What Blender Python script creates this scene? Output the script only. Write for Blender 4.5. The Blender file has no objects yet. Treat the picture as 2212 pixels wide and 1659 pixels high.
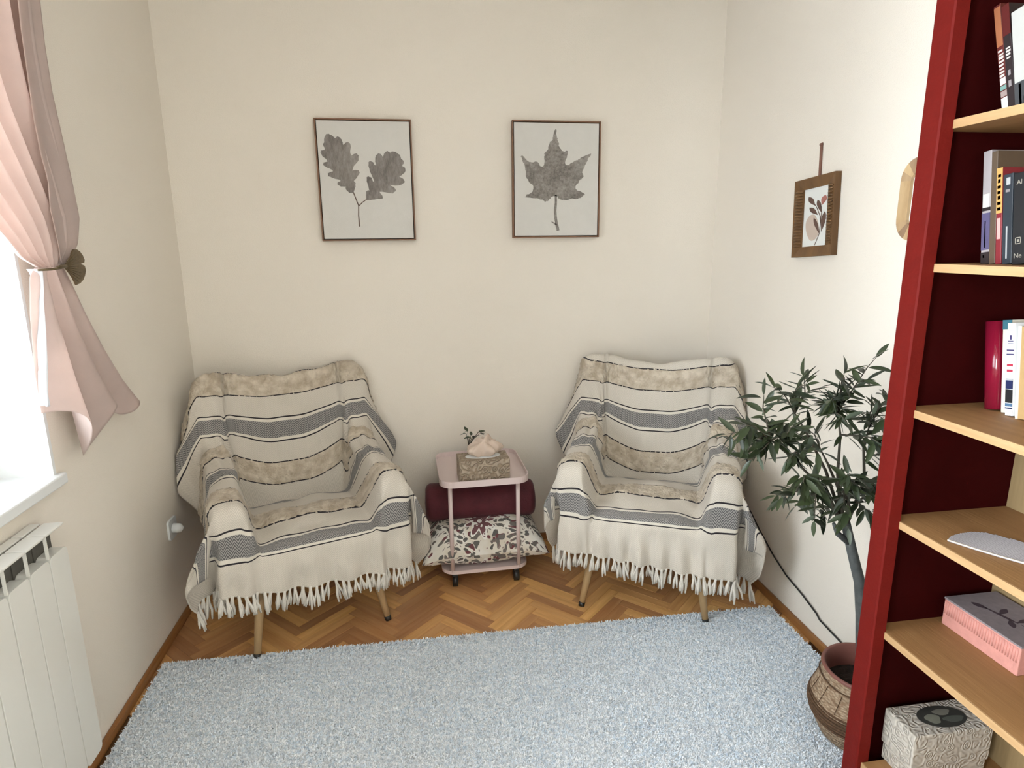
import bpy, bmesh, math, random
import numpy as np
from mathutils import Vector, Matrix

random.seed(7)
rng = np.random.default_rng(7)
SC = bpy.context.scene
COL = SC.collection

# ------------------------------------------------------------------ camera
YAW, PIT, ROL = math.radians(8.54), math.radians(12.623), math.radians(-0.616)
cd = bpy.data.cameras.new('camera')
cam = bpy.data.objects.new('camera', cd)
COL.objects.link(cam)
fw = Vector((math.sin(YAW) * math.cos(PIT), math.cos(YAW) * math.cos(PIT), -math.sin(PIT)))
rt = Vector((math.cos(YAW), -math.sin(YAW), 0))
up = rt.cross(fw)
r2 = rt * math.cos(ROL) + up * math.sin(ROL)
u2 = up * math.cos(ROL) - rt * math.sin(ROL)
M = Matrix((r2, u2, -fw)).transposed().to_4x4()
M.translation = (0, 0, 1.485)
cam.matrix_world = M
cd.sensor_fit = 'HORIZONTAL'
cd.sensor_width = 36.0
cd.lens = 1347.9 / 2212 * 36.0
cd.clip_start = 0.05
SC.camera = cam

# ------------------------------------------------------------------ light
w = bpy.data.worlds.new('sky')
SC.world = w
w.use_nodes = True
bg = w.node_tree.nodes['Background']
bg.inputs[0].default_value = (0.80, 0.89, 1.0, 1)
bg.inputs[1].default_value = 1.6


def area(name, loc, rot, sx, sy, power, colr):
    d = bpy.data.lights.new(name, 'AREA')
    d.shape = 'RECTANGLE'
    d.size, d.size_y, d.energy, d.color = sx, sy, power, colr
    o = bpy.data.objects.new(name, d)
    COL.objects.link(o)
    o.location = loc
    o.rotation_euler = rot
    return o


# daylight entering through the window beside the radiator
area('window_daylight', (-1.95, 1.12, 1.66), (0, math.radians(-90), 0), 1.9, 1.9, 115, (0.84, 0.93, 1.0))
# added fill light at an invented window of the same wall, behind the camera
area('added_window_fill', (-1.95, -0.85, 1.66), (0, math.radians(-90), 0), 1.9, 1.9, 460, (0.84, 0.93, 1.0))

vs = SC.view_settings
vs.view_transform = 'Standard'
vs.look = 'None'
vs.exposure = 0.56
vs.gamma = 1.0
vs.use_curve_mapping = False

XL, XR, YB, YF, ZC = -1.0, 1.435, 2.92, -1.9, 2.62


# ------------------------------------------------------------------ materials
def new_mat(name):
    m = bpy.data.materials.new(name)
    m.use_nodes = True
    nt = m.node_tree
    return m, nt, nt.nodes['Principled BSDF'], nt.nodes['Material Output']


class N:
    """small node graph helper"""

    def __init__(self, nt):
        self.nt = nt

    def node(self, t, **kw):
        n = self.nt.nodes.new(t)
        for k, v in kw.items():
            setattr(n, k, v)
        return n

    def link(self, a, b):
        self.nt.links.new(a, b)

    def setv(self, sock, v):
        if isinstance(v, (int, float)):
            sock.default_value = v
        elif isinstance(v, (tuple, list)):
            sock.default_value = tuple(v) + ((1,) if len(v) == 3 and sock.type == 'RGBA' else ())
        else:
            self.link(v, sock)

    def math(self, op, a, b=0.0, c=0.0):
        n = self.node('ShaderNodeMath', operation=op)
        for s, v in zip(n.inputs, (a, b, c)):
            self.setv(s, v)
        return n.outputs[0]

    def mix(self, f, a, b):
        n = self.node('ShaderNodeMix', data_type='RGBA')
        self.setv(n.inputs[0], f)
        self.setv(n.inputs[6], a)
        self.setv(n.inputs[7], b)
        return n.outputs[2]

    def coord(self, which='Object', scale=(1, 1, 1), rot=(0, 0, 0)):
        tc = self.node('ShaderNodeTexCoord')
        mp = self.node('ShaderNodeMapping')
        mp.inputs['Scale'].default_value = scale
        mp.inputs['Rotation'].default_value = rot
        self.link(tc.outputs[which], mp.inputs[0])
        return mp.outputs[0]

    def noise(self, vec, scale, detail=3.0, rough=0.55):
        n = self.node('ShaderNodeTexNoise')
        self.link(vec, n.inputs['Vector'])
        n.inputs['Scale'].default_value = scale
        n.inputs['Detail'].default_value = detail
        n.inputs['Roughness'].default_value = rough
        return n.outputs[0]

    def between(self, v, a, b):
        return self.math('MULTIPLY', self.math('GREATER_THAN', v, a), self.math('LESS_THAN', v, b))

    def ramp(self, v, lo, hi):
        n = self.node('ShaderNodeMapRange')
        n.clamp = True
        self.link(v, n.inputs[0])
        n.inputs[1].default_value = lo
        n.inputs[2].default_value = hi
        return n.outputs[0]

    def bump(self, h, dist, strength=1.0):
        n = self.node('ShaderNodeBump')
        n.inputs['Strength'].default_value = strength
        n.inputs['Distance'].default_value = dist
        self.link(h, n.inputs['Height'])
        return n.outputs[0]


def plain(name, col, rough=0.6, var=0.0, vscale=20, bump=0.0, bscale=60, metal=0.0, coord='Object', sheen=0.0, spec=0.5):
    m, nt, b, o = new_mat(name)
    g = N(nt)
    b.inputs['Roughness'].default_value = rough
    b.inputs['Metallic'].default_value = metal
    b.inputs['Specular IOR Level'].default_value = spec
    if sheen:
        b.inputs['Sheen Weight'].default_value = sheen
    c = g.coord(coord)
    n = g.noise(c, vscale)
    d = tuple(max(0, x * (1 - var)) for x in col)
    g.link(g.mix(g.ramp(n, .3, .7), d, col), b.inputs['Base Color'])
    if bump:
        g.link(g.bump(g.noise(c, bscale, 2), bump), b.inputs['Normal'])
    return m


def wood(name, c0, c1, axis='x', rough=0.45, scale=9.0, rand=False, stretch=14):
    m, nt, b, o = new_mat(name)
    g = N(nt)
    s = {'x': (1, stretch, stretch), 'y': (stretch, 1, stretch), 'z': (stretch, stretch, 1)}[axis]
    v = g.coord('Object', s)
    oi = g.node('ShaderNodeObjectInfo')
    off = g.node('ShaderNodeVectorMath', operation='ADD')
    g.link(v, off.inputs[0])
    sc = g.math('MULTIPLY', oi.outputs['Random'], 37.0)
    cx = g.node('ShaderNodeCombineXYZ')
    for k in range(3):
        g.link(sc, cx.inputs[k])
    g.link(cx.outputs[0], off.inputs[1])
    n = g.noise(off.outputs[0], scale * .35, 5, .6)
    n2 = g.noise(off.outputs[0], scale * 2.2, 3, .6)
    f = g.math('ADD', g.math('MULTIPLY', g.ramp(n, .3, .7), .7), g.math('MULTIPLY', n2, .3))
    colr = g.mix(f, c0, c1)
    if rand:
        hs = g.node('ShaderNodeHueSaturation')
        g.link(g.math('ADD', g.math('MULTIPLY', oi.outputs['Random'], .75), .62), hs.inputs['Value'])
        g.link(g.math('ADD', g.math('MULTIPLY', oi.outputs['Random'], .02), .49), hs.inputs['Hue'])
        g.link(colr, hs.inputs['Color'])
        colr = hs.outputs[0]
    g.link(colr, b.inputs['Base Color'])
    b.inputs['Roughness'].default_value = rough
    g.link(g.bump(n2, .0006), b.inputs['Normal'])
    return m


MAT = {}
MAT['wall'] = plain('wall_paint', (.878, .803, .700), .85, .025, 1.6, .0012, 260)
MAT['ceiling'] = plain('ceiling_paint', (.90, .89, .86), .9, .02, 2)
MAT['white'] = plain('white_paint', (.82, .83, .82), .35, .02, 6)
MAT['radiator'] = plain('radiator_enamel', (.76, .74, .68), .3, .02, 5)
MAT['plank'] = wood('oak_parquet', (.50, .22, .07), (.72, .40, .165), 'x', .34, 10, True)
MAT['subfloor'] = plain('parquet_joint', (.20, .09, .03), .8)
MAT['skirt'] = wood('skirting_wood', (.22, .085, .02), (.36, .16, .05), 'y', .4, 8)
MAT['legwood'] = wood('beech_leg', (.42, .27, .13), (.55, .38, .20), 'z', .45, 9)
MAT['black'] = plain('black_plastic', (.012, .012, .012), .45)
MAT['shelfwood'] = wood('shelf_pine_shaded', (.24, .115, .038), (.37, .195, .075), 'y', .6, 6)  # pine darkened in colour for the shade on the shelf tops
MAT['backwood'] = wood('shelf_back', (.22, .145, .065), (.29, .20, .095), 'z', .6, 5)
MAT['red'] = plain('red_paint', (.135, .0075, .005), .6, .12, 30, .0006, 120, spec=.12)
MAT['shelflit'] = wood('shelf_pine_lit', (.38, .22, .095), (.52, .33, .165), 'y', .5, 9)  # same pine lightened in colour where the shelf fronts catch light
MAT['redshade'] = plain('red_paint_shaded', (.03, .0015, .0015), .8, .15, 12, spec=.05)  # red paint darkened in colour for the shade inside the bookcase
MAT['pinkmetal'] = plain('pink_metal', (.74, .60, .57), .4, .02, 9)
MAT['armfabric'] = plain('chair_upholstery', (.45, .42, .38), .9, .1, 60)
MAT['burgundy'] = plain('burgundy_velvet', (.10, .012, .020), .8, .25, 22, .002, 90, sheen=.1)


# ------------------------------------------------------------------ mesh helpers
def link(o, parent=None):
    COL.objects.link(o)
    if parent is not None:
        o.parent = parent
    return o


def mesh_obj(name, verts, faces, mat, parent=None, smooth=False):
    me = bpy.data.meshes.new(name)
    me.from_pydata([tuple(map(float, v)) for v in verts], [], [tuple(f) for f in faces])
    me.update()
    if mat is not None:
        me.materials.append(mat)
    if smooth:
        me.polygons.foreach_set('use_smooth', [True] * len(me.polygons))
    return link(bpy.data.objects.new(name, me), parent)


def bm_obj(name, bm, mat, parent=None, smooth=False):
    bmesh.ops.recalc_face_normals(bm, faces=bm.faces)
    me = bpy.data.meshes.new(name)
    bm.to_mesh(me)
    bm.free()
    if mat is not None:
        me.materials.append(mat)
    if smooth:
        me.polygons.foreach_set('use_smooth', [True] * len(me.polygons))
    return link(bpy.data.objects.new(name, me), parent)


def add_box(bm, a, b, bev=0.0, seg=2):
    vs_ = bmesh.ops.create_cube(bm, size=1.0)['verts']
    for v in vs_:
        v.co = Vector([(a[i] + b[i]) / 2 + v.co[i] * (b[i] - a[i]) for i in range(3)])
    if bev:
        es = list({e for v in vs_ for e in v.link_edges})
        bmesh.ops.bevel(bm, geom=es, offset=bev, segments=seg, profile=.5, affect='EDGES')


def box(name, a, b, mat, parent=None, bev=0.0, seg=2, smooth=False):
    bm = bmesh.new()
    add_box(bm, a, b, bev, seg)
    return bm_obj(name, bm, mat, parent, smooth)


def tube_data(pts, rad, n=8, cap=True):
    pts = [Vector(p) for p in pts]
    if not hasattr(rad, '__len__'):
        rad = [rad] * len(pts)
    V, F = [], []
    prev = None
    for i, p in enumerate(pts):
        t = (pts[min(i + 1, len(pts) - 1)] - pts[max(i - 1, 0)]).normalized()
        if prev is None:
            a = Vector((0, 0, 1)) if abs(t.z) < .9 else Vector((1, 0, 0))
            x = t.cross(a).normalized()
        else:
            x = (prev - t * prev.dot(t)).normalized()
        prev = x
        y = t.cross(x)
        for k in range(n):
            an = 2 * math.pi * k / n
            V.append(p + (x * math.cos(an) + y * math.sin(an)) * rad[i])
    for i in range(len(pts) - 1):
        for k in range(n):
            F.append((i * n + k, i * n + (k + 1) % n, (i + 1) * n + (k + 1) % n, (i + 1) * n + k))
    if cap:
        F.append(tuple(range(n))[::-1])
        F.append(tuple((len(pts) - 1) * n + k for k in range(n)))
    return V, F


def tube(name, pts, rad, mat, parent=None, n=8):
    V, F = tube_data(pts, rad, n)
    return mesh_obj(name, V, F, mat, parent, True)


def lathe(name, prof, mat, parent=None, n=40, loc=(0, 0, 0)):
    V, F = [], []
    for r, z in prof:
        for k in range(n):
            a = 2 * math.pi * k / n
            V.append((loc[0] + r * math.cos(a), loc[1] + r * math.sin(a), loc[2] + z))
    for i in range(len(prof) - 1):
        for k in range(n):
            F.append((i * n + k, i * n + (k + 1) % n, (i + 1) * n + (k + 1) % n, (i + 1) * n + k))
    return mesh_obj(name, V, F, mat, parent, True)


def prism(name, poly, frame, t, mat, parent=None):
    """poly: 2-D outline; frame(u, v, d) -> point; t: thickness"""
    n = len(poly)
    V = [frame(u, v, 0) for u, v in poly] + [frame(u, v, t) for u, v in poly]
    F = [tuple(range(n)), tuple(range(2 * n - 1, n - 1, -1))]
    F += [(k, (k + 1) % n, n + (k + 1) % n, n + k) for k in range(n)]
    bm = bmesh.new()
    bv = [bm.verts.new(v) for v in V]
    for f in F:
        try:
            bm.faces.new([bv[i] for i in f])
        except ValueError:
            pass
    return bm_obj(name, bm, mat, parent)


def empty(name, loc=(0, 0, 0), rz=0.0):
    o = bpy.data.objects.new(name, None)
    o.empty_display_size = .05
    COL.objects.link(o)
    o.location = loc
    o.rotation_euler = (0, 0, rz)
    return o


def tag(o, label, cat, group=None):
    o['label'] = label
    o['category'] = cat
    if group:
        o['group'] = group
    return o


def struct(o, label=None):
    o['kind'] = 'structure'
    if label:
        o['label'] = label
    return o


def stadium(w, h, r, n=6):
    """rounded rectangle centred on 0"""
    out = []
    for cx, cy, a0 in ((w / 2 - r, h / 2 - r, 0), (-w / 2 + r, h / 2 - r, 90), (-w / 2 + r, -h / 2 + r, 180), (w / 2 - r, -h / 2 + r, 270)):
        for k in range(n + 1):
            a = math.radians(a0 + 90 * k / n)
            out.append((cx + r * math.cos(a), cy + r * math.sin(a)))
    return out


def sstep(a, b, x):
    t = np.clip((np.asarray(x, float) - a) / (b - a), 0, 1)
    return t * t * (3 - 2 * t)

# ================================================================== THE ROOM
def boxes(name, lst, mat):
    bm = bmesh.new()
    for a, b in lst:
        add_box(bm, a, b)
    return bm_obj(name, bm, mat)


WT = .26
W1 = (.52, 1.788, .875, 2.30)      # window beside the radiator: y0, y1, z0, z1
W2 = (-1.5, -.2, .875, 2.30)       # unseen window added further down the wall to let fill light in
struct(boxes('wall_left', [
    ((XL - WT, YF, -.1), (XL, YB + .1, W1[2])),
    ((XL - WT, YF, W1[3]), (XL, YB + .1, ZC)),
    ((XL - WT, W1[1], W1[2]), (XL, YB + .1, W1[3])),
    ((XL - WT, W2[1], W1[2]), (XL, W1[0], W1[3])),
    ((XL - WT, YF, W1[2]), (XL, W2[0], W1[3]))], MAT['wall']), 'cream painted wall with the window')
struct(box('wall_back', (XL, YB, -.1), (XR, YB + .1, ZC), MAT['wall']), 'cream painted wall behind the armchairs')
struct(box('wall_right', (XR, YF, -.1), (XR + .1, YB + .1, ZC), MAT['wall']), 'cream painted wall behind the plant')
struct(box('wall_front', (XL, YF - .1, -.1), (XR, YF, ZC), MAT['wall']), 'cream wall behind the viewer')
struct(box('ceiling', (XL - WT, YF - .1, ZC), (XR + .1, YB + .1, ZC + .08), MAT['ceiling']), 'white ceiling')

floor = struct(box('floor', (XL, YF, -.12), (XR, YB, -.0095), MAT['subfloor']), 'herringbone oak parquet floor')

# herringbone parquet: each plank is a piece of the floor
PL, PW, PT = .264, .044, .0095


def clip(poly, ax, lim, keep_less):
    out = []
    for i in range(len(poly)):
        a, b = poly[i], poly[(i + 1) % len(poly)]
        ia = (a[ax] <= lim) == keep_less
        ib = (b[ax] <= lim) == keep_less
        if ia:
            out.append(a)
        if ia != ib:
            t = (lim - a[ax]) / (b[ax] - a[ax])
            out.append((a[0] + (b[0] - a[0]) * t, a[1] + (b[1] - a[1]) * t))
    return out


def plank_mesh(poly):
    n = len(poly)
    c = (sum(p[0] for p in poly) / n, sum(p[1] for p in poly) / n)
    top = [(c[0] + (p[0] - c[0]) * .994, c[1] + (p[1] - c[1]) * .985) for p in poly]
    V = [(p[0], p[1], 0) for p in poly] + [(p[0], p[1], PT - .0008) for p in poly] + [(p[0], p[1], PT) for p in top]
    F = []
    for k in range(n):
        for r in (0, 1):
            F.append((r * n + k, r * n + (k + 1) % n, (r + 1) * n + (k + 1) % n, (r + 1) * n + k))
    F.append(tuple(2 * n + k for k in range(n)))
    me = bpy.data.meshes.new('plank')
    me.from_pydata(V, [], F)
    me.materials.append(MAT['plank'])
    return me


full = [(-PL / 2 + .0004, -PW / 2 + .0004), (PL / 2 - .0004, -PW / 2 + .0004), (PL / 2 - .0004, PW / 2 - .0004), (-PL / 2 + .0004, PW / 2 - .0004)]
FULL = plank_mesh(full)
c45 = math.sqrt(.5)
FY0 = 2.02
for band in range(-5, 7):
    for t in range(-60, 80):
        for kind in (0, 1):
            hx, hy = (t * PW + PL / 2, t * PW + PW / 2) if kind == 0 else (t * PW + PW / 2, t * PW + PW + PL / 2)
            hx += band * PL
            hy -= band * PL
            wx = .255 + c45 * (hx - hy)
            wy = 2.3 + c45 * (hx + hy)
            ang = math.radians(45) if kind == 0 else math.radians(135)
            ca, sa = math.cos(ang), math.sin(ang)
            wp = [(wx + ca * x - sa * y, wy + sa * x + ca * y) for x, y in full]
            xs_, ys_ = [p[0] for p in wp], [p[1] for p in wp]
            if max(xs_) < XL + .005 or min(xs_) > XR - .005 or max(ys_) < FY0 or min(ys_) > YB - .005:
                continue
            if min(xs_) >= XL and max(xs_) <= XR and max(ys_) <= YB:
                me = FULL
            else:
                p = clip(clip(clip(wp, 0, XL, False), 0, XR, True), 1, YB, True)
                if len(p) < 3:
                    continue
                me = plank_mesh([(ca * (x - wx) + sa * (y - wy), -sa * (x - wx) + ca * (y - wy)) for x, y in p])
            o = bpy.data.objects.new('plank', me)
            link(o, floor)
            o.location = (wx, wy, -PT)
            o.rotation_euler = (0, 0, ang)

# skirting strips
struct(box('baseboard_left', (XL, YF, 0), (XL + .016, YB, .034), MAT['skirt'], bev=.005), 'narrow brown wooden skirting strip')
struct(box('baseboard_right', (XR - .016, YF, 0), (XR, YB, .034), MAT['skirt'], bev=.005), 'narrow brown wooden skirting strip')
MAT['skirtx'] = wood('skirting_wood_back', (.22, .085, .02), (.36, .16, .05), 'x', .4, 8)
struct(box('baseboard_back', (XL + .016, YB - .016, 0), (XR - .016, YB, .034), MAT['skirtx'], bev=.005), 'narrow brown wooden skirting strip')

# windows
mg, nt, b_, out_ = new_mat('window_glass')
g = N(nt)
tr = g.node('ShaderNodeBsdfTransparent')
gl = g.node('ShaderNodeBsdfGlossy')
gl.inputs['Roughness'].default_value = .02
fr = g.node('ShaderNodeFresnel')
fr.inputs[0].default_value = 1.45
mx = g.node('ShaderNodeMixShader')
g.link(fr.outputs[0], mx.inputs[0])
g.link(tr.outputs[0], mx.inputs[1])
g.link(gl.outputs[0], mx.inputs[2])
g.link(mx.outputs[0], out_.inputs[0])
MAT['glass'] = mg


def window(name, y0, y1, z0, z1, label):
    e = struct(empty(name, (XL - WT, y0, z0)), label)
    wy, wz = y1 - y0, z1 - z0
    t = .012
    box('reveal', (.0, wy - t, 0), (WT + .002, wy, wz), MAT['white'], e)
    box('reveal', (.0, 0, 0), (WT + .002, t, wz), MAT['white'], e)
    box('reveal', (.0, t, wz - t), (WT + .002, wy - t, wz), MAT['white'], e)
    box('window_sill', (.0, -.012, -.022), (WT + .022, wy + .014, .008), MAT['white'], e, bev=.004)
    f = .06
    for a, b in (((0, t, 0), (.05, t + f, wz - t)), ((0, wy - t - f, 0), (.05, wy - t, wz - t)),
                 ((0, t + f, .008), (.05, wy - t - f, .008 + f)), ((0, t + f, wz - t - f), (.05, wy - t - f, wz - t)),
                 ((0, wy / 2 - f / 2, .008 + f), (.05, wy / 2 + f / 2, wz - t - f))):
        box('window_frame', a, b, MAT['white'], e, bev=.006)
    for a, b in ((t + f, wy / 2 - f / 2), (wy / 2 + f / 2, wy - t - f)):
        box('pane', (.02, a, .008 + f), (.026, b, wz - t - f), MAT['glass'], e)
    return e


window('window_1', *W1, 'white framed window with deep reveal and sill')
window('fill_window', *W2, 'white framed window added out of view in the left wall for fill light')

# ================================================================== RUG
MAT['rug'] = plain('rug_pile', (.80, .83, .86), .95, .12, 26, .004, 160)
mr, nt, b_, o_ = new_mat('rug_tuft')
g = N(nt)
c = g.coord('Object')
n1 = g.ramp(g.noise(c, 75, 2, .6), .38, .62)
n2 = g.ramp(g.noise(c, 6, 3), .35, .65)
g.link(g.mix(g.math('MULTIPLY', n2, .35), g.mix(n1, (.70, .79, .88), (.97, .98, .99)), (.88, .89, .90)), b_.inputs['Base Color'])
b_.inputs['Roughness'].default_value = 1.0
b_.inputs['Specular IOR Level'].default_value = .1
MAT['tuft'] = mr

rug = tag(empty('rug', (.2, 1.0, 0)), 'pale blue-grey short-pile rug covering the floor before the armchairs', 'rug')
RX0, RX1, RY0, RY1 = -.972, 1.398, -1.7, 2.142
V, F = [], []
nxr, nyr = 60, 70
# rug base: far edge runs very slightly askew to the wall, as laid
for j in range(nyr + 1):
    for i in range(nxr + 1):
        x = RX0 + (RX1 - RX0) * i / nxr
        y = RY0 + (RY1 + .03 * (1 - i / nxr) - RY0) * j / nyr
        V.append((x - .2, y - 1.0, .008 if 0 < i < nxr and 0 < j < nyr else .003))
for j in range(nyr):
    for i in range(nxr):
        a = j * (nxr + 1) + i
        F.append((a, a + 1, a + nxr + 2, a + nxr + 1))
backing = mesh_obj('backing', V, F, MAT['rug'], rug, True)
nt_ = 330000
x = RX0 + .004 + (RX1 - RX0 - .008) * rng.random(nt_)
y = .95 + (RY1 - .95 + .028 * (1 - (x - RX0) / (RX1 - RX0)) - .003) * rng.random(nt_)
keep = ~((x > 1.025) & (y < 1.23)) & ((x - 1.278) ** 2 + (y - 1.455) ** 2 > .012)
x, y = x[keep], y[keep]
nt_ = len(x)
an = rng.random(nt_) * 2 * math.pi
h = .0035 + .0040 * rng.random(nt_)
wd = .0013 + .0010 * rng.random(nt_)
ld = rng.random(nt_) * 2 * math.pi
ln = .003 + .0055 * rng.random(nt_)
P = np.zeros((nt_, 4, 3))
P[:, 0] = np.stack([x - wd * np.cos(an), y - wd * np.sin(an), np.full(nt_, .006)], 1)
P[:, 1] = np.stack([x + wd * np.cos(an), y + wd * np.sin(an), np.full(nt_, .006)], 1)
P[:, 2] = np.stack([x + .8 * wd * np.cos(an) + ln * np.cos(ld), y + .8 * wd * np.sin(an) + ln * np.sin(ld), 0.006 + h], 1)
P[:, 3] = np.stack([x - .8 * wd * np.cos(an) + ln * np.cos(ld), y - .8 * wd * np.sin(an) + ln * np.sin(ld), 0.006 + h], 1)
P -= np.array([.2, 1.0, 0])
me = bpy.data.meshes.new('pile')
me.vertices.add(nt_ * 4)
me.vertices.foreach_set('co', P.reshape(-1))
me.loops.add(nt_ * 4)
me.loops.foreach_set('vertex_index', np.arange(nt_ * 4, dtype=np.int32))
me.polygons.add(nt_)
me.polygons.foreach_set('loop_start', np.arange(0, nt_ * 4, 4, dtype=np.int32))
me.materials.append(MAT['tuft'])
me.update(calc_edges=True)
pile = link(bpy.data.objects.new('pile', me), rug)
pile['kind'] = 'stuff'

# ================================================================== ARMCHAIRS AND THROWS
def throw_material():
    m, nt, b, o = new_mat('woven_throw')
    g = N(nt)
    tc = g.node('ShaderNodeTexCoord')
    sp = g.node('ShaderNodeSeparateXYZ')
    g.link(tc.outputs['UV'], sp.inputs[0])
    u, p = sp.outputs[0], sp.outputs[1]
    T = .375
    pc = g.math('MAXIMUM', g.math('SUBTRACT', p, .16), -.02)
    q = g.math('FLOORED_MODULO', pc, T)
    zig = g.math('PINGPONG', u, .0125)
    ph = g.math('FRACT', g.math('DIVIDE', g.math('ADD', p, g.math('MULTIPLY', zig, 1.25)), .0092))
    ph2 = g.math('FRACT', g.math('DIVIDE', g.math('ADD', p, g.math('MULTIPLY', zig, 1.25)), .0075))
    st = g.math('GREATER_THAN', ph, .45)
    st2 = g.math('PINGPONG', ph2, .5)
    nz = g.node('ShaderNodeTexNoise')
    nz.inputs['Scale'].default_value = 90
    g.link(tc.outputs['UV'], nz.inputs['Vector'])
    nb = g.node('ShaderNodeTexNoise')
    nb.inputs['Scale'].default_value = 26
    nb.inputs['Detail'].default_value = 4
    g.link(tc.outputs['UV'], nb.inputs['Vector'])
    cream, cream2 = (.72, .655, .565), (.46, .405, .34)
    light = g.mix(g.math('MULTIPLY', st2, 1.25), cream, cream2)
    grey = g.mix(st, (.10, .095, .095), (.36, .34, .32))
    plush = g.mix(g.ramp(nb.outputs[0], .35, .68), (.47, .385, .285), (.71, .62, .50))
    gap = (.71, .65, .56)
    isB = g.between(q, .0175, .0825)
    isG = g.between(q, 0.0, .1)
    isP = g.between(q, .1905, .2845)
    dash = g.math('GREATER_THAN', nz.outputs[0], .40)
    l1 = g.math('MAXIMUM', g.between(q, 0.0, .0055), g.between(q, .0945, .1))
    l2 = g.math('MULTIPLY', g.math('MAXIMUM', g.between(q, .1875, .1925), g.between(q, .2825, .2875)), dash)
    ln = g.math('MAXIMUM', l1, l2)
    c = g.mix(isG, light, gap)
    c = g.mix(isB, c, grey)
    c = g.mix(isP, c, plush)
    c = g.mix(ln, c, (.028, .024, .027))
    g.link(c, b.inputs['Base Color'])
    b.inputs['Roughness'].default_value = .95
    b.inputs['Specular IOR Level'].default_value = .15
    b.inputs['Sheen Weight'].default_value = .15
    hh = g.math('ADD', g.math('MULTIPLY', st2, .5), g.math('MULTIPLY', g.math('MULTIPLY', isP, nz.outputs[0]), 5.0))
    g.link(g.bump(hh, .0016), b.inputs['Normal'])
    return m


MAT['throw'] = throw_material()
MAT['tassel'] = plain('tassel_yarn', (.78, .73, .65), .95, .12, 300, .0008, 700)


def tassel_mesh(seed):
    r = random.Random(seed)
    V, F = [], []
    for k in range(5):
        a = 2 * math.pi * k / 5 + r.random()
        sx, sy = .0045 * math.cos(a), .0045 * math.sin(a)
        L = .058 + .016 * r.random()
        bend = r.uniform(-.006, .006)
        sp = 1.1 + r.random() * 1.1
        pts = [(sx * .6, sy * .6, .004), (sx * .5, sy * .5, -.008), (sx * .8 + bend * .3, sy * .8, -.024),
               (sx * sp + bend, sy * sp, -.042), (sx * sp * 1.15 + bend * 1.3, sy * sp * 1.15, -L)]
        v, f = tube_data(pts, [.0042, .0034, .0046, .0048, .0030], 5)
        o = len(V)
        V += v
        F += [tuple(i + o for i in q) for q in f]
    me = bpy.data.meshes.new('tassel')
    me.from_pydata([tuple(v) for v in V], [], F)
    me.polygons.foreach_set('use_smooth', [True] * len(me.polygons))
    me.materials.append(MAT['tassel'])
    return me


TASSELS = [tassel_mesh(s) for s in range(6)]
XE = .342


def column(x, zh):
    """side profile (y, z) of the draped chair at distance x from its middle, front hem upwards"""
    ax = abs(x)
    arm = float(sstep(.205, .252, ax))
    L = lambda a, b: a + (b - a) * arm
    rnd = max(0., (ax - .285) / .057)
    zt = L(.452, .635) - .022 * rnd ** 2 * arm
    zt -= .012 * float(sstep(.12, .2, ax)) * (1 - arm)
    yf = -.054
    ztop = .948 + .034 * float(sstep(0, .27, ax)) - .03 * float(sstep(.30, .345, ax))
    yb = -.035 * float(sstep(.16, .33, ax))
    pts = [(yf - .004, zh), (yf - .006, (zh + zt) / 2), (yf - .004, zt - .045), (yf + .012, zt - .012), (yf + .05, zt + .002),
           (.16, zt + L(.026, .012)), (.31, zt + L(.014, .028)), (.405, L(.428, zt + .045)), (.452 + yb * .6, L(.402, zt + .062)),
           (L(.476, .506) + yb, L(.44, zt + .105)), (L(.508, .532) + yb, L(.60, .80)), (.540 + yb, .86), (.552 + yb, ztop - .035),
           (.570 + yb * .6, ztop - .004), (.592 + yb * .3, ztop - .004), (.606, ztop - .04), (.607, .58)]
    a = np.array(pts)
    s = np.concatenate([[0], np.cumsum(np.hypot(*np.diff(a, axis=0).T))])
    return a, s


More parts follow.
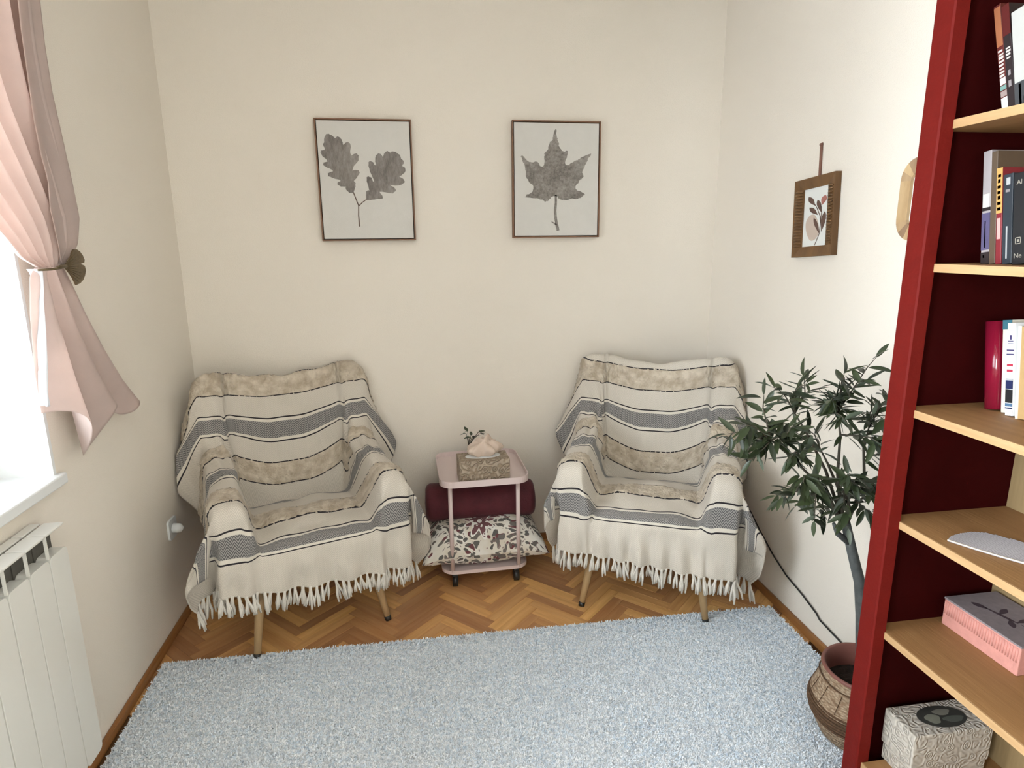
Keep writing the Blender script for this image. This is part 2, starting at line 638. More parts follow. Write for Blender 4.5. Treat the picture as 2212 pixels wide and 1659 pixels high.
def build_throw(pc_z, hem, depth, seed, clampf, flap):
    xs = np.concatenate([np.linspace(-XE, -.262, 14), np.linspace(-.256, -.198, 16), np.linspace(-.190, .190, 46),
                         np.linspace(.198, .256, 16), np.linspace(.262, XE, 14)])
    nds = 30
    wr = np.concatenate([np.linspace(0, .2, 52)[:-1], np.linspace(.2, .5, 72)[:-1], np.linspace(.5, .9, 74)[:-1], np.linspace(.9, 1, 26)])
    NV = len(wr)
    zh_of = lambda x: np.interp(x, [-XE, 0, XE], hem)
    cen = []
    pat = []
    info = []
    rows = []
    for x in xs:
        a, s = column(x, zh_of(x))
        v = np.interp(wr, [0, .2, .5, .9, 1], [0, s[3], s[8], s[13], s[13] + .26])
        rows.append(v)
        y = np.interp(v, s, a[:, 0])
        z = np.interp(v, s, a[:, 1])
        cen.append(np.stack([np.full(NV, x), y, z], 1))
        arm = float(sstep(.205, .252, abs(x)))
        zl = .42
        v1 = zl - zh_of(x)
        vedge, vcr = s[4], s[8]
        # stripe coordinate along this column
        kv = [0, v1, vedge, vcr]
        kp = [0, .16, .25 + (.352 - .25) * arm, .665 + (.80 - .665) * arm]
        side = float(sstep(.05, .33, abs(x)))
        kv.append(kv[-1] + 1.0)
        kp.append(kp[-1] + .35)
        pA = np.interp(v, kv, kp)
        pB = np.interp(z, pc_z[0], pc_z[1]) - side * (.035 + .05 * np.exp(-np.maximum(0, z - .7) / .08))
        jt = int(np.argmax(z * (v > vcr)))
        pB[jt:] = pB[jt] + (v[jt:] - v[jt])
        pat.append(np.where(v > vcr, np.maximum(pA, pB), pA))
        info.append((s[3], s[8], s[13]))
    cen = np.array(cen)
    pat = np.array(pat)
    cols, pats = [], []
    for side in (-1, 1):
        base = cen[0 if side < 0 else -1]
        bp = pat[0 if side < 0 else -1]
        v = rows[0 if side < 0 else -1]
        vt, vb, vtop = info[0 if side < 0 else -1]
        D = depth[0 if side < 0 else 1]
        dss = np.linspace(0, D, nds + 1)[1:]
        fl = flap[0 if side < 0 else 1]
        part, pp = [], []
        for ds in dss:
            q = base.copy()
            dv = np.maximum(vt - v, 0)
            r = np.hypot(ds, dv)
            th = np.arctan2(ds, dv)
            fr_ = v < vt
            # front corner: hanging fold
            out = np.minimum(r * .42, fl) * sstep(.28, .80, th) * (1 - .75 * sstep(.95, 1.571, th))
            back = r * (.42 * sstep(0.0, .34, th) - .22 * sstep(.36, .85, th))
            q[:, 0] += np.where(fr_, side * out, 0)
            q[:, 1] += np.where(fr_, back, .20 * ds * np.exp(-(v - vt) / .07))
            q[:, 2] -= np.where(fr_, (r - dv) * .985, 0)
            # arm side: straight down with a soft roll over the edge
            arm_ = (~fr_) & (v < vtop + 5)
            wb = sstep(vb - .03, vb + .14, v)
            wt_ = sstep(vtop - .22, vtop - .02, v)
            ko = (.10 + (.62 - .10) * wb) * (1 - wt_) + .26 * wt_
            kb = .12 * wb * (1 - wt_) + .10 * wt_
            kd = np.sqrt(np.maximum(0, 1 - ko ** 2 - kb ** 2))
            outr = .25 * np.minimum(r * .42, fl) * np.exp(-np.maximum(v - vt, 0) / .05)
            q[:, 0] += np.where(arm_, side * (ko * ds + outr), 0)
            q[:, 1] += np.where(arm_, kb * ds, 0)
            q[:, 2] -= np.where(arm_, kd * ds, 0)
            part.append(q)
            kw = 1 - sstep(1.05, 1.56, th)
            veff = np.where(fr_, vt - np.hypot(dv, ds * kw), v)
            pp.append(np.interp(veff, v, bp))
        if side < 0:
            part, pp = part[::-1], pp[::-1]
        cols.append(np.array(part))
        pats.append(np.array(pp))
    S = np.concatenate([cols[0], cen, cols[1]])
    Pt = np.concatenate([pats[0], pat, pats[1]])
    nu = S.shape[0]
    # soften creases
    for it in range(7):
        A = S.copy()
        A[1:-1] += .5 * (.5 * (S[2:] + S[:-2]) - S[1:-1])
        B2 = A.copy()
        B2[:, 1:-1] += .5 * (.5 * (A[:, 2:] + A[:, :-2]) - A[:, 1:-1])
        S = B2
    # sheet coordinate across
    j0 = 95
    d = np.linalg.norm(np.diff(S, axis=0), axis=2)
    U = np.concatenate([np.zeros((1, NV)), np.cumsum(d, 0)])
    U = U - U[nu // 2][None] + 1.2
    u = U[:, j0]
    bl = sstep(60, 118, np.arange(NV))[None]
    U = U[:, 18:19] * (1 - bl) + U[:, 150:151] * bl
    Vv = np.concatenate([np.repeat(rows[0][None], nds, 0), np.array(rows), np.repeat(rows[-1][None], nds, 0)])
    # loose folds
    tu = np.zeros_like(S)
    tu[1:-1] = S[2:] - S[:-2]
    tu[0], tu[-1] = S[1] - S[0], S[-1] - S[-2]
    tv = np.zeros_like(S)
    tv[:, 1:-1] = S[:, 2:] - S[:, :-2]
    tv[:, 0], tv[:, -1] = S[:, 1] - S[:, 0], S[:, -1] - S[:, -2]
    nrm = np.cross(tu, tv)
    nrm /= np.linalg.norm(nrm, axis=2, keepdims=True) + 1e-9
    if nrm[nu // 2, 10, 1] > 0:
        nrm = -nrm
    rs = np.random.default_rng(seed)
    f = np.zeros((nu, NV))
    apron = 1 - sstep(.02, .17, Vv)
    for k in range(5):
        wl = rs.uniform(.07, .19)
        f += apron * .0052 * np.sin(2 * math.pi * U / wl + rs.uniform(0, 6) + Vv * rs.uniform(-6, 6))
    for k in range(9):
        a_ = rs.uniform(0, math.pi)
        wl = rs.uniform(.10, .26)
        f += .0016 * np.sin(2 * math.pi * (U * math.cos(a_) + Vv * math.sin(a_)) / wl + rs.uniform(0, 6))
    # gathers where the cloth is tucked between arm and backrest
    for sx in (-1, 1):
        u0 = u[np.argmin(np.abs(np.concatenate([np.full(nds, -9.), xs, np.full(nds, 9.)]) - sx * .235))]
        gx = np.exp(-((U - u0) / .075) ** 2) * np.exp(-((Vv - .80) / .15) ** 2)
        f += gx * .013 * np.sin(2 * math.pi * ((U - u0) * 1.0 - sx * (Vv - .8) * .35) / .055)
    for k in range(4):
        u0 = rs.uniform(1.0, 1.4)
        f += .006 * np.exp(-((U - u0 + .25 * (Vv - .9)) / .018) ** 2) * np.exp(-((Vv - rs.uniform(.8, 1.1)) / .12) ** 2)
    qq = np.mod(np.maximum(Pt - .16, -.02), .375)
    plush = sstep(.186, .195, qq) * (1 - sstep(.28, .289, qq))
    f += plush * (.0035 + .0022 * rs.standard_normal((nu, NV)))
    S = S + nrm * f[:, :, None]
    S = clampf(S)
    return S, U, Pt


def armchair(loc, rz, label, throw_label, pc_z, hem, depth, seed, flap):
    e = tag(empty('armchair', (loc[0], loc[1], 0), rz), label, 'armchair', 'armchairs against the back wall')
    fab = MAT['armfabric']
    box('seat', (-.30, -.02, .29), (.30, .44, .415), fab, e, bev=.035, seg=3, smooth=True)
    V = []
    bm = bmesh.new()
    add_box(bm, (-.285, .0, 0), (.285, 1.0, .60), .0, 3)
    for v_ in bm.verts:
        zz = .31 + v_.co.z
        v_.co.y = (.505 + (zz - .31) * .104) if v_.co.y < .5 else .588
        v_.co.z = zz
    bmesh.ops.bevel(bm, geom=list(bm.edges), offset=.010, segments=3, affect='EDGES')
    bm_obj('backrest', bm, fab, e, True)
    for s in (-1, 1):
        a, b = sorted((s * .262, s * .318))
        bm = bmesh.new()
        add_box(bm, (a, -.02, .29), (b, .46, .59), .022, 3)
        for v_ in bm.verts:
            if v_.co.z > .5:
                v_.co.z += .05 * max(0, v_.co.y) / .46
        bm_obj('armrest', bm, fab, e, True)
    for sx in (-1, 1):
        for yy, yt in ((.0, .075), (.52, .42)):
            foot = Vector((sx * .25, yy, .0))
            top = Vector((sx * .20, yt, .30))
            tube('leg', [foot + (top - foot) * k for k in (.05, .5, 1)], [.0125, .0165, .021], MAT['legwood'], e, 14)
            tube('foot_cap', [foot, foot + (top - foot) * .06], [.0125, .0135], MAT['black'] if yy == 0 else MAT['legwood'], e, 12)
    ca, sa = math.cos(rz), math.sin(rz)

    def clampf(S):
        X = loc[0] + ca * S[..., 0] - sa * S[..., 1]
        Y = loc[1] + sa * S[..., 0] + ca * S[..., 1]
        X = np.clip(X, XL + .012, XR - .012)
        Y = np.minimum(Y, YB - .012)
        out = S.copy()
        out[..., 0] = ca * (X - loc[0]) + sa * (Y - loc[1])
        out[..., 1] = -sa * (X - loc[0]) + ca * (Y - loc[1])
        return out

    S, U, Pt = build_throw(pc_z, hem, depth, seed, clampf, flap)
    nu, nv = U.shape
    t = tag(empty('throw_blanket', (loc[0], loc[1], 0), rz), throw_label, 'blanket', 'striped throws over the armchairs')
    idx = np.arange(nu * nv).reshape(nu, nv)
    F = np.stack([idx[:-1, :-1], idx[1:, :-1], idx[1:, 1:], idx[:-1, 1:]], -1).reshape(-1, 4)
    me = bpy.data.meshes.new('cloth')
    me.from_pydata(S.reshape(-1, 3).tolist(), [], F.tolist())
    uv = me.uv_layers.new(name='uv')
    uvs = np.stack([U.reshape(-1), Pt.reshape(-1)], 1)[F.reshape(-1)]
    uv.data.foreach_set('uv', uvs.reshape(-1).astype(np.float32))
    me.polygons.foreach_set('use_smooth', [True] * len(me.polygons))
    me.materials.append(MAT['throw'])
    cloth = link(bpy.data.objects.new('cloth', me), t)
    so = cloth.modifiers.new('thickness', 'SOLIDIFY')
    so.thickness = .004
    so.offset = 0
    # knotted fringe along the front hem
    hemp = S[:, 0]
    d = np.concatenate([[0], np.cumsum(np.linalg.norm(np.diff(hemp, axis=0), axis=1))])
    k = 0
    pos = .006
    r = random.Random(seed)
    while pos < d[-1]:
        p = [np.interp(pos, d, hemp[:, i]) for i in range(3)]
        o = bpy.data.objects.new('tassel', TASSELS[r.randrange(6)])
        link(o, t)
        o.location = p
        o.rotation_euler = (r.uniform(-.16, .12), r.uniform(-.2, .2), r.uniform(0, 6.28))
        k_ = r.uniform(.85, 1.12)
        o.scale = (k_, k_, k_ * r.uniform(.9, 1.15))
        pos += r.uniform(.019, .030)
    return e, t


armchair((-.405, 2.235), math.radians(19.7), 'armchair on tapered wooden legs beside the window wall, covered by a throw',
         'cream throw with grey stripes draped over the armchair beside the window wall',
         ([.40, .471, .573, .662, .765, .853, .954, .99], [.645, .715, .82, .91, 1.006, 1.09, 1.2, 1.236]),
         (.300, .262, .244), (.24, .25), 3, (.105, .10))
armchair((.855, 2.183), math.radians(-24.2), 'armchair on tapered wooden legs beside the olive tree, covered by a throw',
         'cream throw with grey stripes draped over the armchair beside the olive tree',
         ([.39, .432, .536, .629, .725, .809, .914, .98], [.67, .715, .82, .91, 1.006, 1.09, 1.195, 1.26]),
         (.278, .250, .225), (.22, .26), 11, (.06, .105))

# ================================================================== PICTURES ON THE BACK WALL
MAT['frame'] = plain('picture_frame_brown', (.24, .12, .065), .5, .2, 30)
MAT['canvas'] = plain('canvas', (.72, .69, .64), .9, .03, 30, .0006, 500)


def print_mat(name, c0, c1, scale, stretch=(1, 1, 1), rot=0.0):
    m, nt, b, o = new_mat(name)
    g = N(nt)
    c = g.coord('Object', stretch, (0, rot, 0))
    n = g.noise(c, scale, 6, .75)
    n2 = g.noise(c, scale * .22, 2)
    f = g.math('ADD', g.math('MULTIPLY', g.ramp(n, .32, .7), .65), g.math('MULTIPLY', g.ramp(n2, .35, .65), .35))
    g.link(g.mix(f, c0, c1), b.inputs['Base Color'])
    b.inputs['Roughness'].default_value = .9
    return m


MAT['oakprint'] = print_mat('oak_leaf_print', (.12, .10, .09), (.40, .365, .335), 70, (1, 1, .35), .6)
MAT['mapleprint'] = print_mat('maple_leaf_print', (.10, .085, .075), (.44, .40, .36), 75)
MAT['stemprint'] = plain('stem_print', (.16, .11, .085), .9, .2, 60)

OAK_A = [(540,985),(500,985),(460,950),(455,910),(400,910),(360,885),(365,860),(395,850),(390,830),(320,815),(255,790),(255,755),(310,735),(300,715),(240,690),(195,660),(200,635),(250,620),(240,600),(190,560),(170,520),(180,495),(220,490),(215,460),(198,430),(215,395),(215,350),(235,310),(265,305),(300,320),(325,345),(340,355),(365,335),(400,345),(420,385),(432,430),(455,405),(490,395),(515,420),(520,470),(512,515),(525,555),(555,530),(590,525),(612,550),(610,600),(580,640),(545,690),(535,725),(575,715),(610,720),(618,750),(590,800),(550,845),(572,870),(570,910),(550,965)]
OAK_B = [(700,1065),(687,1020),(690,965),(715,950),(730,960),(722,910),(700,850),(700,800),(720,788),(755,800),(775,850),(785,855),(770,800),(740,730),(722,670),(725,625),(745,608),(780,625),(800,660),(812,665),(803,600),(815,540),(840,518),(870,530),(890,560),(905,545),(920,505),(950,492),(980,515),(1005,497),(1050,505),(1095,535),(1108,580),(1140,610),(1135,645),(1118,665),(1155,685),(1165,715),(1145,750),(1085,790),(1130,815),(1150,850),(1125,880),(1070,895),(975,890),(1030,925),(1045,950),(1010,990),(960,985),(850,970),(885,1020),(885,1050),(820,1055),(740,1070)]
MAPLE = [(640,1020),(600,1035),(570,1060),(545,1085),(510,1090),(490,1065),(440,1055),(380,1050),(275,1035),(300,1005),(360,980),(385,940),(380,910),(345,880),(320,840),(300,810),(290,740),(275,660),(250,610),(230,560),(250,552),(290,590),(330,625),(380,630),(400,618),(430,625),(450,655),(465,680),(490,675),(510,640),(508,560),(515,510),(550,480),(560,440),(575,385),(612,360),(615,310),(628,270),(642,238),(655,265),(660,340),(675,385),(690,450),(715,485),(745,505),(770,490),(790,490),(785,540),(770,580),(757,640),(765,665),(800,660),(830,630),(870,605),(910,600),(945,570),(990,550),(1070,520),(1060,550),(1030,580),(1010,640),(990,680),(960,740),(975,765),(983,780),(970,800),(940,825),(900,880),(880,920),(900,955),(940,965),(995,1000),(960,1035),(900,1060),(840,1050),(760,1075),(700,1065),(670,1035)]


def ragged(poly, amp, seed, n=3):
    r = random.Random(seed)
    out = []
    for i in range(len(poly)):
        a, b = poly[i], poly[(i + 1) % len(poly)]
        for k in range(n):
            t = k / n
            j = amp if k else amp * .3
            out.append((a[0] + (b[0] - a[0]) * t + r.uniform(-j, j), a[1] + (b[1] - a[1]) * t + r.uniform(-j, j)))
    return out


def strip(pts, w0, w1):
    L, R_ = [], []
    for i, p in enumerate(pts):
        a, b = pts[max(i - 1, 0)], pts[min(i + 1, len(pts) - 1)]
        t = Vector((b[0] - a[0], b[1] - a[1])).normalized()
        w_ = w0 + (w1 - w0) * i / (len(pts) - 1)
        L.append((p[0] - t.y * w_, p[1] + t.x * w_))
        R_.append((p[0] + t.y * w_, p[1] - t.x * w_))
    return L + R_[::-1]


def picture(x0, z0, corners, label, prints, tilt=0.0):
    W_, H_ = .405, .505
    e = tag(empty('picture', (x0, YB, z0)), label, 'picture')
    e.rotation_euler = (0, tilt, 0)
    ft, dp = .006, .032
    for a, b in (((0, -dp, 0), (ft, -.001, H_)), ((W_ - ft, -dp, 0), (W_, -.001, H_)),
                 ((ft, -dp, 0), (W_ - ft, -.001, ft)), ((ft, -dp, H_ - ft), (W_ - ft, -.001, H_))):
        box('frame', a, b, MAT['frame'], e, bev=.0012, seg=1)
    gp = .0035
    cv = box('canvas', (ft + gp, -dp + .004, ft + gp), (W_ - ft - gp, -.004, H_ - ft - gp), MAT['canvas'], e)
    box('backing', (ft, -.006, ft), (W_ - ft, -.002, H_ - ft), MAT['black'], e)
    TL, TR, BL, BR = corners
    m0 = ft + gp
    cw, chh = W_ - 2 * m0, H_ - 2 * m0

    def frame(px, py, d):
        t = (BL[1] - py) / (BL[1] - TL[1])
        xl = BL[0] + (TL[0] - BL[0]) * t
        xr = BR[0] + (TR[0] - BR[0]) * t
        s = (px - xl) / (xr - xl)
        return (m0 + s * cw, -dp + .004 - .0002 - d, m0 + t * chh)
    for nm, poly, mt in prints:
        prism(nm, poly, frame, .0006, MAT[mt], cv)
    return e


picture(-.397, 1.507, ((120, 155), (1205, 165), (205, 1530), (1252, 1525)), 'framed canvas of two grey oak leaves on a forked stem', [
    ('leaf', ragged(OAK_A, 4, 1), 'oakprint'), ('leaf', ragged(OAK_B, 4, 2), 'oakprint'),
    ('stem', strip([(543, 975), (575, 1060), (604, 1135), (603, 1250), (613, 1385)], 6, 7), 'stemprint'),
    ('stem', strip([(604, 1140), (650, 1095), (705, 1055)], 6, 5), 'stemprint')])
picture(.446, 1.513, ((150, 172), (1168, 182), (165, 1500), (1140, 1495)), 'framed canvas of a single grey maple leaf', [
    ('leaf', ragged(MAPLE, 7, 3), 'mapleprint'),
    ('stem', strip([(645, 1010), (647, 1100), (638, 1200), (645, 1300), (672, 1440)], 12, 17), 'mapleprint'),
    ('stem', strip([(595, 1333), (630, 1352), (655, 1372)], 5, 12), 'mapleprint')])

# ================================================================== RIGHT WALL: CARVED FRAME AND VENEER FRAME
MAT['carved'] = wood('carved_wood', (.085, .038, .011), (.22, .108, .035), 'z', .5, 9, stretch=5)
MAT['paper'] = plain('print_paper', (.78, .78, .74), .8, .02, 20)
MAT['leather'] = plain('leather_strap', (.24, .11, .075), .6, .25, 40)
MAT['pbrown'] = plain('print_brown', (.13, .075, .055), .9)
MAT['pbeige'] = plain('print_beige', (.56, .45, .37), .9)
MAT['prose'] = plain('print_rose', (.40, .16, .13), .9)

cf = tag(empty('framed_print', (XR, 2.121, 1.569)), 'small carved brown wooden frame with a plant print hung by a strap', 'picture frame')
cf.rotation_euler = (math.radians(-3.4), 0, 0)
FW, FH, IW, IH, FD = .232, .277, .136, .204, .024
# local: x towards room is negative, y along wall, z up


def rail(a, b, ia, ib, name):
    """mitred rail with outer edge a-b and inner edge ia-ib (y, z)"""
    V = []
    for (y, z), d in ((a, -.002), (b, -.002), (b, -FD), (a, -FD), (ia, -FD + .009), (ib, -FD + .009), (ia, -.002), (ib, -.002)):
        V.append((d, y, z))
    F = [(0, 1, 2, 3), (3, 2, 5, 4), (4, 5, 7, 6), (0, 6, 7, 1), (0, 3, 4, 6), (1, 7, 5, 2)]
    bm = bmesh.new()
    bv = [bm.verts.new(v) for v in V]
    for f in F:
        bm.faces.new([bv[i] for i in f])
    return bm_obj(name, bm, MAT['carved'], cf)


o4 = [(-FW / 2, -FH / 2), (FW / 2, -FH / 2), (FW / 2, FH / 2), (-FW / 2, FH / 2)]
i4 = [(-IW / 2, -IH / 2), (IW / 2, -IH / 2), (IW / 2, IH / 2), (-IW / 2, IH / 2)]
rails = [rail(o4[k], o4[(k + 1) % 4], i4[k], i4[(k + 1) % 4], 'rail') for k in range(4)]
for k in (1, 3):                       # carved notches across both uprights
    s = 1 if k == 1 else -1
    for j in range(19):
        z = -.098 + j * .0108
        tube('carved_rib', [(-FD + .0005, s * (FW / 2 - .010), z), (-FD + .0005, s * (FW / 2 - .026), z + .001), (-FD + .0085, s * (IW / 2 + .004), z)],
             [.0024, .0045, .003], MAT['carved'], rails[k], 6)
pr_ = box('print', (-.012, -IW / 2 - .004, -IH / 2 - .004), (-.010, IW / 2 + .004, IH / 2 + .004), MAT['paper'], cf)


def pf(px, py, d):
    # px to the right in the photograph = towards the viewer along the wall (-y)
    t = (1230 - py) / (1230 - 610)
    l, r_ = 285 + 20 * t, 520 + 20 * t
    s = (px - l) / (r_ - l)
    return (-.0121 - d, IW / 2 - s * IW, -IH / 2 + t * IH)


def leafpoly(a, b, w_, n=9):
    ax, ay = a
    bx, by = b
    L = math.hypot(bx - ax, by - ay)
    tx, ty = (bx - ax) / L, (by - ay) / L
    o = []
    for sgn in (1, -1):
        rg = range(n + 1) if sgn > 0 else range(n - 1, 0, -1)
        for k in rg:
            t = k / n
            ww = w_ * math.sin(math.pi * t ** 1.4) ** .8 if 0 < t < 1 else 0
            o.append((ax + tx * L * t - ty * ww * sgn, ay + ty * L * t + tx * ww * sgn))
    return o


prism('blob', [(385 + 66 * math.cos(a) * (1 + .12 * math.sin(2 * a)), 1030 + 142 * math.sin(a)) for a in np.linspace(0, 2 * math.pi, 28)[:-1]], pf, .0003, MAT['pbeige'], pr_)
def pf2(px, py, d):
    a = pf(px, py, d)
    return (a[0] - .0005, a[1], a[2])
prism('stem', strip([(412, 1222), (455, 1110), (465, 1000), (462, 920), (430, 830), (405, 780)], 3, 3), pf2, .0003, MAT['pbrown'], pr_)
prism('stem', strip([(465, 1000), (475, 880), (470, 820)], 3, 3), pf2, .0003, MAT['pbrown'], pr_)
for a, b, w_, c_ in (((410, 800), (345, 695), 24, 'pbrown'), ((470, 880), (435, 742), 20, 'pbrown'), ((475, 810), (510, 708), 26, 'prose'),
                     ((440, 905), (355, 810), 22, 'pbrown'), ((458, 1110), (400, 925), 17, 'pbrown'), ((475, 1090), (508, 875), 22, 'pbrown')):
    prism('leaf', leafpoly(a, b, w_), pf2, .0003, MAT[c_], pr_)
st = mesh_obj('strap', [(-.002, y, z) for y, z in ((-.006, .12), (.007, .12), (.006, .253), (-.006, .253))] +
              [(-.005, y, z) for y, z in ((-.006, .12), (.007, .12), (.006, .253), (-.006, .253))],
              [(3, 2, 1, 0), (4, 5, 6, 7), (0, 1, 5, 4), (1, 2, 6, 5), (2, 3, 7, 6), (3, 0, 4, 7)], MAT['leather'], cf)
tube('nail', [(0, .0, .247), (-.009, .0, .247)], [.004, .0045], MAT['leather'], cf, 10)

MAT['veneer'] = wood('pale_veneer', (.34, .20, .10), (.58, .40, .23), 'z', .6, 12, True, stretch=4)
vf = tag(empty('wall_frame', (XR, 1.612, 1.599)), 'rounded frame of pale wood veneer on the wall, half hidden by the bookcase', 'frame')
op = stadium(.23, .232, .062, 7)
ip = stadium(.146, .148, .022, 7)
n_ = len(op)
seg = 4
for k in range(0, n_, 2):
    ids = [k, k + 1, (k + 2) % n_]
    V = []
    for d in (-.002, -.013):
        V += [(d, op[i % n_][0], op[i % n_][1]) for i in ids] + [(d - (.002 if d < -.005 else 0), ip[i % n_][0], ip[i % n_][1]) for i in ids]
    F = [(0, 1, 4, 3), (1, 2, 5, 4), (6, 9, 10, 7), (7, 10, 11, 8), (0, 6, 7, 1), (1, 7, 8, 2), (3, 4, 10, 9), (4, 5, 11, 10), (0, 3, 9, 6), (2, 8, 11, 5)]
    mesh_obj('veneer_segment', V, F, MAT['veneer'], vf)
prism('inset', stadium(.150, .152, .022, 7), lambda u_, v_, d: (-.003 - d, u_, v_), .003, MAT['paper'], vf)

# power cable lying against the right wall
cab = [(1.425, 2.42, .33), (1.425, 2.304, .262), (1.427, 2.198, .204), (1.427, 2.099, .168), (1.427, 1.987, .148), (1.427, 1.897, .125), (1.427, 1.876, .112), (1.427, 1.801, .106), (1.427, 1.721, .100), (1.425, 1.60, .08), (1.417, 1.50, .045)]
tag(tube('power_cable', cab, .0032, MAT['black'], None, 8), 'thin black cable hanging along the right wall behind the pot', 'cable')

# socket with plug on the left wall
so_ = tag(empty('wall_socket', (XL, 2.464, .397)), 'white socket with plug low on the wall behind the left armchair', 'socket')
prism('plate', stadium(.078, .08, .012, 5), lambda u_, v_, d: (d, u_, v_ + .006), .008, MAT['white'], so_)
V, F = tube_data([(.008, 0, .006), (.03, 0, .004), (.042, 0, -.004)], [.020, .019, .012], 16)
mesh_obj('plug', V, F, MAT['white'], so_, True)

# ================================================================== RADIATOR
rad = tag(empty('radiator', (XL, 1.63, 0)), 'cream white aluminium column radiator below the window', 'radiator')
PIT_ = .081
MAT['slotshade'] = plain('slot_shade', (.10, .095, .08), .6, .2, 60)  # dark colour standing in for shade in the top recess
for k in range(11):
    y1 = -k * PIT_
    y0 = y1 - PIT_
    w_ = PIT_ - .0042
    # front plate with rounded shoulders
    r_ = .014
    poly = [(-w_, .135 + r_)] + [(-w_ + r_ - r_ * math.cos(a), .135 + r_ - r_ * math.sin(a)) for a in np.linspace(.3, math.pi / 2, 4)]
    poly += [(-r_ + r_ * math.sin(a), .135 + r_ - r_ * math.cos(a)) for a in np.linspace(0, math.pi / 2, 5)]
    poly += [(-r_ + r_ * math.cos(a), .745 - r_ + r_ * math.sin(a)) for a in np.linspace(0, math.pi / 2, 5)]
    poly += [(-w_ + r_ - r_ * math.sin(a), .745 - r_ + r_ * math.cos(a)) for a in np.linspace(0, math.pi / 2, 5)]
    s = fp = prism('section', poly, lambda u_, v_, d: (.050 + d, u_, v_), .034, MAT['radiator'], rad)
    s.location = (0, y1, 0)
    bv_ = fp.modifiers.new('soft', 'BEVEL')
    bv_.width = .0006
    bv_.segments = 2
    box('water_core', (.026, -w_ * .72, .14), (.049, -w_ * .28, .73), MAT['radiator'], s, bev=.006)
    box('fin', (.014, -w_ * .52, .14), (.049, -w_ * .48, .735), MAT['radiator'], s)
    box('slot_shade_sheet', (.046, -w_ - .001, .69), (.0495, -.001, .802), MAT['slotshade'], s)  # dark sheet painting the shade behind the opening
    box('top_cap', (.040, -w_, .802), (.086, 0, .808), MAT['radiator'], s, bev=.002)
    box('top_cap', (.008, -w_, .802), (.033, 0, .808), MAT['radiator'], s, bev=.002)
    box('side_web', (.076, -w_ - .0005, .743), (.083, -w_ + .0025, .802), MAT['radiator'], s)

# ================================================================== CURTAIN
def cloth_mat(name, colr, transl, rough=.9):
    m, nt, b, o = new_mat(name)
    g = N(nt)
    c = g.coord('Object')
    n = g.noise(c, 900, 1)
    n2 = g.noise(c, 14, 3)
    cc = g.mix(g.ramp(n2, .3, .7), tuple(x * .93 for x in colr), colr)
    b.inputs['Roughness'].default_value = rough
    b.inputs['Specular IOR Level'].default_value = .2
    b.inputs['Sheen Weight'].default_value = .2
    g.link(cc, b.inputs['Base Color'])
    g.link(g.bump(n, .0004), b.inputs['Normal'])
    t = g.node('ShaderNodeBsdfTranslucent')
    g.link(cc, t.inputs[0])
    mx = g.node('ShaderNodeMixShader')
    mx.inputs[0].default_value = transl
    g.link(b.outputs[0], mx.inputs[1])
    g.link(t.outputs[0], mx.inputs[2])
    g.link(mx.outputs[0], o.inputs[0])
    return m


MAT['curtain'] = cloth_mat('pink_curtain_cloth', (.80, .665, .61), .45)
MAT['sheer'] = cloth_mat('white_sheer_cloth', (.85, .84, .84), .55)
MAT['bronze'] = plain('aged_bronze', (.20, .15, .085), .45, .3, 90, .0008, 200, metal=.75)


def sheet(name, fn, nu, nv, mat, parent, th=.0018):
    V = [fn(i / nu, j / nv) for j in range(nv + 1) for i in range(nu + 1)]
    F = [(j * (nu + 1) + i, j * (nu + 1) + i + 1, (j + 1) * (nu + 1) + i + 1, (j + 1) * (nu + 1) + i) for j in range(nv) for i in range(nu)]
    o = mesh_obj(name, V, F, mat, parent, True)
    so = o.modifiers.new('thickness', 'SOLIDIFY')
    so.thickness = th
    so.offset = 0
    return o


def lerp(a, b, t):
    return a + (b - a) * t


def path(pts):
    a = np.array(pts, float)
    s = np.concatenate([[0], np.cumsum(np.linalg.norm(np.diff(a, axis=0), axis=1))])
    s /= s[-1]
    return lambda t: np.array([np.interp(t, s, a[:, k]) for k in range(a.shape[1])])


cur = tag(empty('curtain', (-.93, 1.80, 1.44)), 'sheer pink curtain gathered at the window by a leaf-shaped holdback', 'curtain')
CO = np.array([-.93, 1.80, 1.44])
Rt = path([(1.985, 2.46), (1.955, 2.244), (1.930, 2.105), (1.920, 1.996), (1.921, 1.884), (1.938, 1.773), (1.956, 1.656), (1.966, 1.571), (1.936, 1.495), (1.850, 1.443)])
Lt = path([(1.00, 2.46), (1.05, 2.2), (1.16, 1.95), (1.33, 1.73), (1.54, 1.572), (1.616, 1.515), (1.669, 1.466), (1.745, 1.437)])


def upper(u_, v_):
    a, b = Lt(v_ ** .9), Rt(v_)
    # cloth hangs steeply on the wall side and swags towards the window
    y = lerp(a[0], b[0], u_)
    z = lerp(a[1], b[1], u_) - .05 * math.sin(math.pi * u_) * (1 - v_) * 0
    amp = .030 * (1 - v_) ** .6 + .010
    x = amp * math.sin(u_ * 2 * math.pi * 7.5 + .8 * math.sin(3 * v_) + 1.0) * (1 - .55 * v_)
    x += .012 * math.sin(u_ * 2 * math.pi * 2.2 + 1.5) * (1 - v_)
    if u_ > .8:
        x *= 1 - .6 * (u_ - .8) / .2
    return (x - .01 + .01 * v_, y - CO[1], z - CO[2])


sheet('drape', upper, 150, 70, MAT['curtain'], cur)
# folded-back border along the wall side
HL = path([(1.83, 2.46), (1.80, 2.2), (1.785, 2.0), (1.785, 1.906), (1.785, 1.802), (1.795, 1.718), (1.812, 1.655), (1.805, 1.586), (1.822, 1.495), (1.825, 1.45)])


